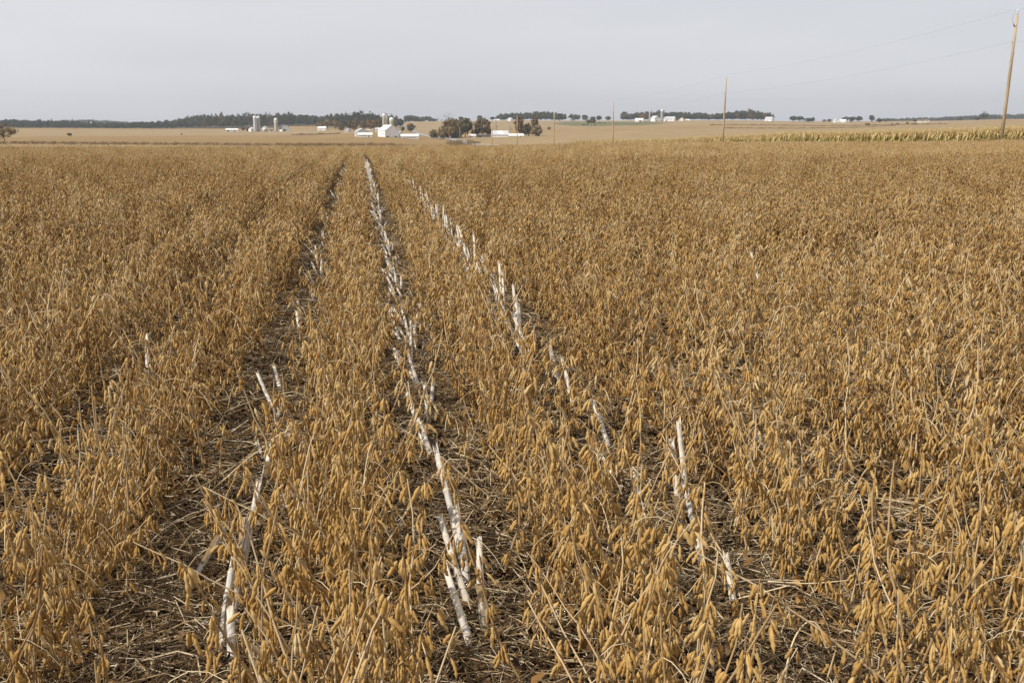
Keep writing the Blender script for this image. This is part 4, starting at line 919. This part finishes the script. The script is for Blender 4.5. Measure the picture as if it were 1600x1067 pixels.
for de, x, y, r_, sl in cc:
    z = float(terr(x, y)) - .02; v = int(rc.integers(8)); rz = rc.random() * 6.28; s = rc.uniform(.9, 1.08) * (1.0 if y < 200 else 1.06); tl = rc.normal(0, .06, 2)
    if r_ == 0 and ncorn < 300 and sl < .53:
        o = link(bpy.data.objects.new('corn_plant', corn_v[v])); o.location = (x, y, z); o.rotation_euler = (tl[0], tl[1], rz); o.scale = (s, s, s)
        pz = (x - 65) * 0 + y; tag(o, 'ripe corn plant in the front row %s' % ('behind the tall pole' if y < 90 else ('a little left of the tall pole' if y < 105 else 'well left of the tall pole')), 'corn plant', 'corn plants in the front row'); ncorn += 1
    else: cpts[0].append(v); cpts[1].append((x, y, z)); cpts[2].append((tl[0], tl[1], rz)); cpts[3].append(s)
instancer('corn_crop', 'long band of ripe yellow corn with green lower leaves', 'corn crop', clib, *cpts)
print('corn', ncorn, len(cpts[0]))

# ------------------------------------------------------------------ farm buildings
def site(name, px, dep, rot, label, cat, group=None, lift=0.0):
    """an Empty on the ground; its -Y side faces the camera when rot is 0"""
    az = math.atan((px - 800) / KX); e = empty(name, at(px, dep, lift), -(YAW + az) + R(rot)); tag(e, label, cat, group); return e
def gable(e, W, Ld, He, Hr, wall='white_paint', roof='galv', doors=(), wins=(), over=.35, gambrel=False, x=0, y=0, patch=None, nm='', arch=False):
    """ridge along local Y; gable end on -Y. doors/wins: (side, position, z, width, height[, material])"""
    w, l = W / 2, Ld / 2
    if arch: prof = [(-w * math.cos(a), He + (Hr - He) * math.sin(a)) for a in np.linspace(0, math.pi, 11)]
    elif gambrel: prof = [(-w, He), (-w * .62, He + (Hr - He) * .62), (0, Hr), (w * .62, He + (Hr - He) * .62), (w, He)]
    else: prof = [(-w, He), (0, Hr), (w, He)]
    b = MB(); ring = [(-w, -.4)] + prof + [(w, -.4)]
    f = [(x + px_, y - l, z) for px_, z in ring]; k = [(x + px_, y + l, z) for px_, z in ring]
    b.poly(f[::-1]); b.poly(k); b.poly([f[0], f[1], k[1], k[0]][::-1]); b.poly([f[-2], f[-1], k[-1], k[-2]][::-1])
    b.build('wall', M[wall], e)
    n = len(prof); slabs = [(i, i + 1) for i in range(n - 1)]; half = len(slabs) // 2
    for part in ((slabs[:half], slabs[half:])):
        b = MB()
        for i0, i1 in part:
            (xa, za), (xb, zb) = prof[i0], prof[i1]; dx, dz = xb - xa, zb - za; ln = math.hypot(dx, dz); nx, nz = -dz / ln * .14, dx / ln * .14
            if i0 == 0 and not arch: xa -= dx / ln * over; za -= dz / ln * over
            if i1 == n - 1 and not arch: xb += dx / ln * over; zb += dz / ln * over
            g0, g1 = .012, 1.0
            P = [(x + xa + nx * g0, za + nz * g0), (x + xb + nx * g0, zb + nz * g0), (x + xb + nx, zb + nz), (x + xa + nx, za + nz)]
            v = [(p[0], y - l - over, p[1]) for p in P] + [(p[0], y + l + over, p[1]) for p in P]
            b.add(v, [(0, 1, 2, 3), (7, 6, 5, 4), (0, 4, 5, 1), (1, 5, 6, 2), (2, 6, 7, 3), (3, 7, 4, 0)])
        b.build('roof', M[roof], e)
    def panel(side, pos, z, ww, hh, m, name, proud):
        b = MB(); t = .08
        if side in ('front', 'back'):
            yy = (y - l - t / 2 + .03 - proud) if side == 'front' else (y + l + t / 2 - .03 + proud); b.box((x + pos, yy, z + hh / 2), (ww, t, hh))
        else:
            xx = (x - w - t / 2 + .03 - proud) if side == 'left' else (x + w + t / 2 - .03 + proud); b.box((xx, y + pos, z + hh / 2), (t, ww, hh))
        return b.build(name, M[m], e)
    for d in doors: panel(*d[:5], d[5] if len(d) > 5 else 'dark_open', 'door', 0)
    for d in wins: panel(*d[:5], d[5] if len(d) > 5 else 'glass', 'window', .004)
    if patch:
        (xa, za), (xb, zb) = (prof[0], prof[1]); 
        for u0, u1, y0, y1 in patch:
            P = []
            dx, dz = xb - xa, zb - za; ln = math.hypot(dx, dz); nx, nz = -dz / ln * .17, dx / ln * .17
            for u_, yy in ((u0, y0), (u1, y0), (u1, y1), (u0, y1)): P.append((x + xa + dx * u_ + nx, yy, za + dz * u_ + nz))
            b = MB(); b.add(P, [(0, 1, 2, 3)]); b.build('roof_white_area', M['white_roof'], e)  # white quads laid just above one roof slope
    return e
def silo(px, dep, wpx, hpx, wall, label, band=None, dome='white_roof', domef=.5, chute=True, rot=0):
    e = site('silo', px, dep, rot, label, 'silo'); r = size(wpx, dep) / 2; H = size(hpx, dep) * KX / KY - r * domef * 2 * .5
    sd = 20; b = MB(); zs = np.linspace(-.3, H, 9); b.tube([(0, 0, z) for z in zs], r, sd, tint=np.concatenate([np.repeat(rng.uniform(.3, .7, 9), sd), [.5, .5]])); b.build('wall', M[wall], e, True)
    b = MB()
    for z in np.arange(1.5, H, 2.2): b.tube([(0, 0, z - .05), (0, 0, z), (0, 0, z + .05)], [r + .015, r + .05, r + .015], sd, cap=False)
    tag(b.build('hoops', M['silo_grey'], e), kind='stuff')
    if band: b = MB(); b.tube([(0, 0, H * .78), (0, 0, H * .9)], r + .06, sd, cap=False); b.build('band', M[band], e, True)
    b = MB(); a = np.linspace(0, math.pi / 2, 6); b.tube([(0, 0, H - .02)] + [(0, 0, H + math.sin(t) * r * domef * 2) for t in a], [r * 1.03] + [max(.05, r * 1.03 * math.cos(t)) for t in a], sd); b.build('dome', M[dome], e, True)
    if chute: b = MB(); b.box((-r * .35, -r - .3, H / 2), (.9, .8, H)); b.build('chute', M['white_paint'], e)
    return e
# --- farm with the twin silos (left)
D = 1100; S = lambda p: size(p, D)
e = site('shed', 361.5, D, 90, 'low white open shed at the end of the silo farm', 'shed'); gable(e, S(6), S(18), S(2.6), S(4.6), roof='white_roof', doors=[('left', S(6.0), 0, S(3), S(2)), ('left', S(-4), 0, S(2), S(1.6))])
e = site('shed', 382, D, 0, 'tiny white hut in front of the silo farm trees', 'shed'); gable(e, S(2), S(2.5), S(1.2), S(1.9), roof='white_roof', doors=[('front', 0, 0, S(.6), S(.9))])
e = site('barn', 393.5, D + 12, 25, 'white barn with sloping roof tucked against the twin silos', 'barn'); gable(e, S(9), S(9), S(3.6), S(6), roof='galv', doors=[('front', 0, 0, S(1.5), S(2))], wins=[('front', S(-3), S(1.5), S(.8), S(.8)), ('front', S(3), S(1.5), S(.8), S(.8))])
e = site('barn', 390, D + 45, 90, 'dark grey roofed barn behind the silo farm', 'barn'); gable(e, S(7), S(11), S(6.2), S(9.4), wall='grey_wall', roof='dark_roof', doors=[('left', 0, 0, S(2), S(2.5))])
silo(398.2, D, 5.3, 23.5, 'silo_blue', 'left of the twin white-domed silos, lighter one'); silo(403.6, D + 4, 5.3, 23, 'silo_grey', 'right of the twin white-domed silos, darker one', chute=False)
e = site('grain_bin', 413.8, D, 0, 'small grey grain bin with conical roof beside the twin silos', 'grain bin'); r = S(4.2)
b = MB(); b.tube([(0, 0, -.3), (0, 0, S(3)), (0, 0, S(6))], r, 20); b.build('wall', M['galv'], e, True); b = MB(); b.tube([(0, 0, S(6) - .02), (0, 0, S(8.4))], [r * 1.04, .3], 20); b.build('roof', M['silo_tan'], e); b = MB(); b.box((0, -r - .05, 1.4), (1.4, .2, 2.4)); b.build('door', M['metal_dark'], e)
e = site('shed', 423.5, D - 4, 90, 'low grey shed between grain bin and tan silo', 'shed'); gable(e, S(3), S(7), S(2), S(3), wall='white_paint', roof='dark_roof', doors=[('left', 0, 0, S(1.5), S(1.5))])
silo(430.8, D + 3, 5.4, 19.5, 'silo_tan', 'single tan silo with white dome left of the arched barn', band='cream_paint')
e = site('barn', 443, D, 12, 'white round-roofed barn with dark doorway and dark roof', 'barn'); gable(e, S(11.5), S(22), S(2.6), S(9.3), roof='dark_roof', arch=True, doors=[('front', S(-1.5), 0, S(3.6), S(3.4))], wins=[('front', S(3), S(1.4), S(1.2), S(1.2)), ('front', 0, S(5.6), S(1.4), S(1.2))])
D = 1120; e = site('farmhouse', 503, D, 70, 'small white farmhouse below the orange trees', 'house'); gable(e, S(7), S(13), S(3.4), S(5.8), roof='white_roof', wins=[('left', S(-4), S(1.4), S(1), S(1.1)), ('left', 0, S(1.4), S(1), S(1.1)), ('left', S(4), S(1.4), S(1), S(1.1))], doors=[('left', S(2), 0, S(.9), S(1.9))])
# --- farm with the big white barn (middle)
D = 700
e = site('shed', 564.5, D + 14, 14, 'grey metal shed with wide gable roof', 'shed'); gable(e, S(20), S(13), S(7.2), S(13), wall='galv', roof='galv', doors=[('front', S(3), 0, S(5), S(5), 'grey_wall')], wins=[('front', S(-4), S(8.0), S(1), S(1.2))])
e = site('shed', 569.5, D - 4, 92, 'long low white lean-to shed before the grey gable shed', 'shed'); gable(e, S(6), S(22), S(3.6), S(6.8), roof='white_roof', doors=[('left', S(-6), 0, S(1.4), S(2))], wins=[('left', S(4), S(1.2), S(1.6), S(1)), ('left', 0, S(1.2), S(1.6), S(1))])
e = site('barn', 605, D + 6, 24, 'big white barn with pale roof below the tall silos', 'barn'); gable(e, S(24), S(28), S(10), S(18.3), roof='white_roof', x=S(1.5), doors=[('front', S(-7.5), 0, S(5), S(1.4)), ('front', S(6.5), 0, S(5), S(1.4))], wins=[('front', 0, S(13), S(1.6), S(1.8), 'white_roof'), ('left', S(-8), S(4), S(1.5), S(1.5)), ('left', 0, S(4), S(1.5), S(1.5))])
e = site('shed', 624, D + 10, 24, 'narrow grey annex against the big white barn', 'shed'); gable(e, S(6), S(10), S(6.5), S(8.8), wall='galv', roof='galv', doors=[('front', 0, 0, S(2.4), S(4), 'grey_wall')])
e = site('shed', 639.5, D, 92, 'long low white shed stretching from the barn to the road', 'shed'); gable(e, S(9), S(27), S(3.6), S(6.9), roof='white_roof', doors=[('left', S(k), S(.6), S(3.6), S(1.2), 'silo_grey') for k in (-9, -4.5, 0, 4.5, 9)])
silo(600.2, D + 24, 5.4, 34, 'silo_tan', 'tallest tan silo with white dome behind the barn', chute=False); silo(604.2, D + 30, 4.6, 32, 'silo_grey', 'slim grey silo touching the tallest tan one', chute=False, dome='silo_grey'); silo(611.8, D + 22, 7, 28.5, 'silo_tan', 'shorter silo with broad white dome right of the tall pair', chute=False)
D = 950
e = site('farmhouse', 542.5, D, -25, 'grey farmhouse half hidden in the autumn grove', 'house'); gable(e, S(6.5), S(8), S(3.6), S(6), wall='galv', roof='galv', wins=[('front', S(-1.6), S(1.3), S(.9), S(1.2)), ('front', S(1.6), S(1.3), S(.9), S(1.2))], doors=[('front', 0, 0, S(.8), S(1.8))])
e = site('farmhouse', 591, D, 80, 'white farmhouse under trees left of the tall silo', 'house'); gable(e, S(6), S(10), S(3), S(5), roof='galv', wins=[('left', S(k), S(1.2), S(.9), S(1.2)) for k in (-3, 0, 3)], doors=[('left', S(1.5), 0, S(.8), S(1.8))])
e = site('trailer', 576, D, 90, 'low white trailer between the grey shed and the grove', 'trailer'); gable(e, S(2.4), S(8), S(1.6), S(2.0), roof='white_roof', wins=[('left', S(-2), S(.7), S(.8), S(.6)), ('left', S(2), S(.7), S(.8), S(.6))])
# --- farm right of the road
D = 645
e = site('farmhouse', 713, D, -16, 'dark green gabled house with white trim under brown trees', 'house'); gable(e, S(13.5), S(13), S(6), S(9.8), wall='green_wall', roof='dark_roof', wins=[('front', S(-3.5), S(2), S(1.6), S(2)), ('front', S(3.5), S(2), S(1.6), S(2)), ('front', 0, S(6), S(1.4), S(1.6))], doors=[('front', S(-7.1), 0, S(1.2), S(6), 'white_paint')])
e = site('farmhouse', 738, D, 80, 'small tan bungalow with pale roof between two trees', 'house'); gable(e, S(6), S(10), S(2.8), S(5), wall='cream_paint', roof='white_roof', wins=[('left', S(-2.5), S(1), S(1.2), S(1.2)), ('left', S(2.5), S(1), S(1.2), S(1.2))], doors=[('left', 0, 0, S(1), S(2))])
e = site('shed', 755, D + 4, 90, 'long dark shed-shaped block added as shade under the broad brown-green tree', 'shed'); gable(e, S(6), S(22), S(2.4), S(4), wall='grey_wall', roof='dark_roof', doors=[('left', S(5), 0, S(3), S(1.8))])  # dark shed form added in place of the shade beneath the tree
e = site('barn', 781, D, 92, 'grey metal-roofed barn with white patch on the roof', 'barn'); gable(e, S(15), S(25.5), S(3.6), S(9.6), roof='galv', doors=[('left', S(8), 0, S(2), S(2.4), 'white_roof')], patch=[(.12, .95, S(-4.2), S(1.2)), (.35, .85, S(1.2), S(4.6)), (.2, .6, S(-6.0), S(-4.2))])
e = site('shed', 806.5, D - 2, 92, 'low white shed adjoining the blotched roof barn', 'shed'); gable(e, S(8), S(22.5), S(1.8), S(4.6), roof='white_roof', doors=[('left', S(-7), 0, S(2), S(1.5))])
D = 1500
e = site('farmhouse', 776.5, D, 80, 'white house on the slope beside the dead tree', 'house'); gable(e, S(4), S(9), S(1.8), S(3), roof='white_roof', wins=[('left', S(-2), S(.6), S(.8), S(.7)), ('left', S(2), S(.6), S(.8), S(.7))])
e = site('farmhouse', 797.5, D, 50, 'tall white house below the skyline wood', 'house'); gable(e, S(6), S(6.5), S(2.6), S(4.6), roof='galv', wins=[('front', S(-1.3), S(1), S(.7), S(.9)), ('front', S(1.3), S(1), S(.7), S(.9)), ('left', 0, S(1), S(.7), S(.9))])
# --- hilltop farm
D = 1450
e = site('shed', 999, D - 60, 80, 'white shed with dark opening left of the hilltop silos', 'shed'); gable(e, S(8), S(12), S(2.8), S(5), roof='white_roof', doors=[('left', S(-2.5), 0, S(4.5), S(1.6))])
silo(1015, D - 50, 2.8, 16, 'silo_grey', 'slim left-hand silo of the hilltop farm', chute=False, domef=.2); silo(1034, D, 4.4, 17, 'silo_grey', 'domed right-hand silo of the hilltop farm', chute=False)
e = site('barn', 1023.5, D - 30, 30, 'white gabled barn between the two hilltop silos', 'barn'); gable(e, S(9), S(13), S(4.4), S(8.2), roof='galv', doors=[('front', S(-1), 0, S(1.6), S(1.8)), ('front', S(3), 0, S(1.2), S(1))], wins=[('front', 0, S(5), S(1), S(1))])
e = site('barn', 1046, D, 80, 'long white barn right of the hilltop silo', 'barn'); gable(e, S(9), S(17), S(3.6), S(6.8), roof='galv', doors=[('left', S(4), 0, S(2), S(2.2))], wins=[('left', S(-4), S(1.6), S(1), S(1)), ('left', 0, S(1.6), S(1), S(1))])
e = site('farmhouse', 1066, D, -20, 'white gabled house with brown roof on the hilltop', 'house'); gable(e, S(7), S(8), S(2.8), S(5.4), wall='cream_paint', roof='brown_roof', wins=[('front', S(-1.6), S(1), S(.8), S(1)), ('front', S(1.6), S(1), S(.8), S(1))])
e = site('shed', 1074.5, D, 85, 'low white shed at the end of the hilltop farm', 'shed'); gable(e, S(4), S(6), S(1.4), S(2.6), roof='white_roof', doors=[('left', 0, 0, S(1.4), S(1.1))])
D = 1500
e = site('farmhouse', 1202, D, 60, 'white skyline house at the end of the rounded wood', 'house'); gable(e, S(7), S(12), S(3.8), S(6.4), roof='galv', wins=[('left', S(k), S(1.4), S(.9), S(1.1)) for k in (-3.5, 0, 3.5)], doors=[('left', S(1.8), 0, S(.8), S(1.8))])
e = site('barn', 1261, D + 60, 85, 'grey-roofed barn peeping between skyline trees', 'barn'); gable(e, S(6), S(11), S(3.6), S(5.8), wall='grey_wall', roof='dark_roof', doors=[('left', 0, 0, S(2), S(2))])
e = site('farmhouse', 1306.5, D - 60, 20, 'left, gabled one of the paired white skyline houses', 'house'); gable(e, S(6), S(9), S(3), S(5), roof='galv', wins=[('front', S(-1.4), S(1), S(.8), S(1)), ('front', S(1.4), S(1), S(.8), S(1))])
e = site('farmhouse', 1317, D - 60, 80, 'right, longer one of the paired white skyline houses', 'house'); gable(e, S(5), S(9), S(2.6), S(4.4), roof='white_roof', wins=[('left', S(-2.5), S(1), S(.8), S(1)), ('left', S(2.5), S(1), S(.8), S(1))])
e = site('farmhouse', 1437.5, D + 20, 85, 'cream skyline house with pale roof below the ridge', 'house'); gable(e, S(5), S(8), S(2), S(3.6), wall='white_paint', roof='brown_roof', wins=[('left', S(-2), S(.7), S(.8), S(.8)), ('left', S(2), S(.7), S(.8), S(.8))])
e = site('farmhouse', 1448, D + 20, 30, 'gabled cream house right of the skyline pair below the ridge', 'house'); gable(e, S(5.5), S(8), S(2.2), S(4.2), wall='cream_paint', roof='brown_roof', wins=[('front', 0, S(.8), S(.9), S(.9))])
e = site('farmhouse', 141, 1600, 70, 'tiny white house showing between the conifers', 'house'); D = 1600; gable(e, S(3), S(4), S(5.5), S(7.5), roof='white_roof', wins=[('left', 0, S(5), S(.7), S(.8))])

# ------------------------------------------------------------------ car on the road
def car(px_dep, label):
    y = px_dep; x = 57.0; e = empty('car', (x, y, float(terr(x, y)) + .22), 0); tag(e, label, 'car')
    prof = [(-2.2, .35), (-2.25, .75), (-2.1, .95), (-1.5, 1.02), (-.9, 1.48), (.7, 1.5), (1.35, 1.0), (2.1, .88), (2.25, .6), (2.2, .35)]
    b = MB(); n = len(prof); w = .88
    Lv = [(-w * (1 if z < 1.05 else .82), yy, z) for yy, z in prof]; Rv = [(-a, c, z) for a, c, z in Lv]
    b.add(Lv + Rv, [(i, i + 1, n + i + 1, n + i) for i in range(n - 1)] + [(n - 1, 0, n, 2 * n - 1)]); b.poly(Lv[::-1]); b.poly(Rv); b.build('body', M['car_white'], e)
    for pts in ([(-.66, -1.45, 1.06), (.66, -1.45, 1.06), (.6, -.98, 1.44), (-.6, -.98, 1.44)], [(-.6, .78, 1.45), (.6, .78, 1.45), (.66, 1.28, 1.07), (-.66, 1.28, 1.07)]):
        q = np.array(pts); nrm = np.cross(q[1] - q[0], q[3] - q[0]); nrm /= np.linalg.norm(nrm); nrm *= np.sign(nrm[2]); b = MB(); b.add(q + nrm * .02, [(0, 1, 2, 3)]); b.build('window', M['glass'], e)
    for sx in (-1, 1):
        b = MB(); b.add([(sx * .80, -1.2, 1.08), (sx * .80, 1.1, 1.08), (sx * .755, .7, 1.44), (sx * .755, -.9, 1.44)], [(0, 1, 2, 3)]); b.build('window', M['glass'], e)
        b = MB(); b.box((sx * .62, -2.26, .74), (.3, .06, .16)); b.build('tail_light', M['tail_red'], e)
        for yy in (-1.4, 1.4):
            b = MB(); b.tube([(sx * .72, yy, .33), (sx * .93, yy, .33)], .33, 12); wo_ = b.build('wheel', M['metal_dark'], e); b = MB(); b.tube([(sx * .9, yy, .33), (sx * .945, yy, .33)], .19, 8); b.build('rim', M['porcelain'], wo_)
M['car_white'] = mat('white_car_paint', [(.74, .74, .74), (.80, .80, .80)], rough=.3, scale=1, spec=.5); M['tail_red'] = mat('tail_light_red', [(.3, .02, .02), (.4, .03, .03)], rough=.3, scale=2)
car(715, 'small white car far off on the road by the yellowish bush')

# ------------------------------------------------------------------ cattle on the pasture
M['hide'] = mat('dark_hide', [(.02, .017, .015), (.05, .04, .033)], rough=.8, scale=3)
def cow_mesh():
    me = bpy.data.meshes.new('cow')
    V = [(-.75, 0, 1.05), (-.3, 0, 1.02), (.25, 0, 1.02), (.7, 0, 1.10), (1.0, 0, 1.2), (1.3, 0, 1.15), (1.5, 0, .98)]; RD = [.26, .34, .36, .30, .17, .15, .09]; E_ = [(i, i + 1) for i in range(6)]
    def chain(root, pts):
        last = root
        for p, r in pts: V.append(p); RD.append(r); E_.append((last, len(V) - 1)); last = len(V) - 1
    for s in (-.2, .2):
        chain(3, [((.62, s, .72), .13), ((.64, s, .38), .075), ((.62, s, .04), .06)]); chain(0, [((-.7, s, .75), .17), ((-.82, s, .42), .08), ((-.74, s, .04), .06)]); chain(4, [((1.08, s * .9, 1.33), .05)])
    chain(0, [((-1.0, 0, 1.1), .05), ((-1.06, 0, .6), .03)])
    me.from_pydata(V, E_, []); o = bpy.data.objects.new('cow_source', me); COL.objects.link(o)
    md = o.modifiers.new('skin', 'SKIN'); o.modifiers.new('sub', 'SUBSURF').levels = 1
    for i, r in enumerate(RD): me.skin_vertices[0].data[i].radius = (r, r); me.skin_vertices[0].data[i].use_root = (i == 1)
    dg = bpy.context.evaluated_depsgraph_get(); m2 = bpy.data.meshes.new_from_object(o.evaluated_get(dg)); m2.name = 'cow'; bpy.data.objects.remove(o); m2.materials.clear(); m2.materials.append(M['hide'])
    for p in m2.polygons: p.use_smooth = True
    return m2
cm = cow_mesh()
for i, (px, dep, rz) in enumerate([(911, 1150, .2), (914, 1152, 2.9), (918, 1146, .5), (931, 1150, 3.3), (936, 1262, .1), (939, 1268, 3.0), (945, 1275, .4)]):
    o = link(bpy.data.objects.new('cow', cm)); o.location = at(px, dep); o.rotation_euler = (0, 0, rz); o.scale = (1.15,) * 3; tag(o, ['dark cow grazing on the lower pasture left of the tree trio', 'dark cow grazing higher on the pasture right of the tree trio'][i > 3], 'cow', 'cattle on the pasture, ' + ('lower' if i < 4 else 'upper'))

# ------------------------------------------------------------------ haze
mh = bpy.data.materials.new('haze'); mh.use_nodes = True; t = mh.node_tree; t.nodes.clear()
pv = N(t, 'ShaderNodeVolumePrincipled'); pv.inputs['Color'].default_value = (.86, .90, .96, 1); pv.inputs['Density'].default_value = .00014; pv.inputs['Anisotropy'].default_value = .3
om = N(t, 'ShaderNodeOutputMaterial'); t.links.new(pv.outputs[0], om.inputs['Volume'])
hz = MB(); hz.box((0, 0, 22), (6800, 6800, 84)); ho = hz.build('haze', mh); tag(ho, 'thin pale autumn haze over the fields', 'haze', kind='stuff')
zmin = float(HG.min()); print('terrain min', zmin, 'max', float(HG.max()))
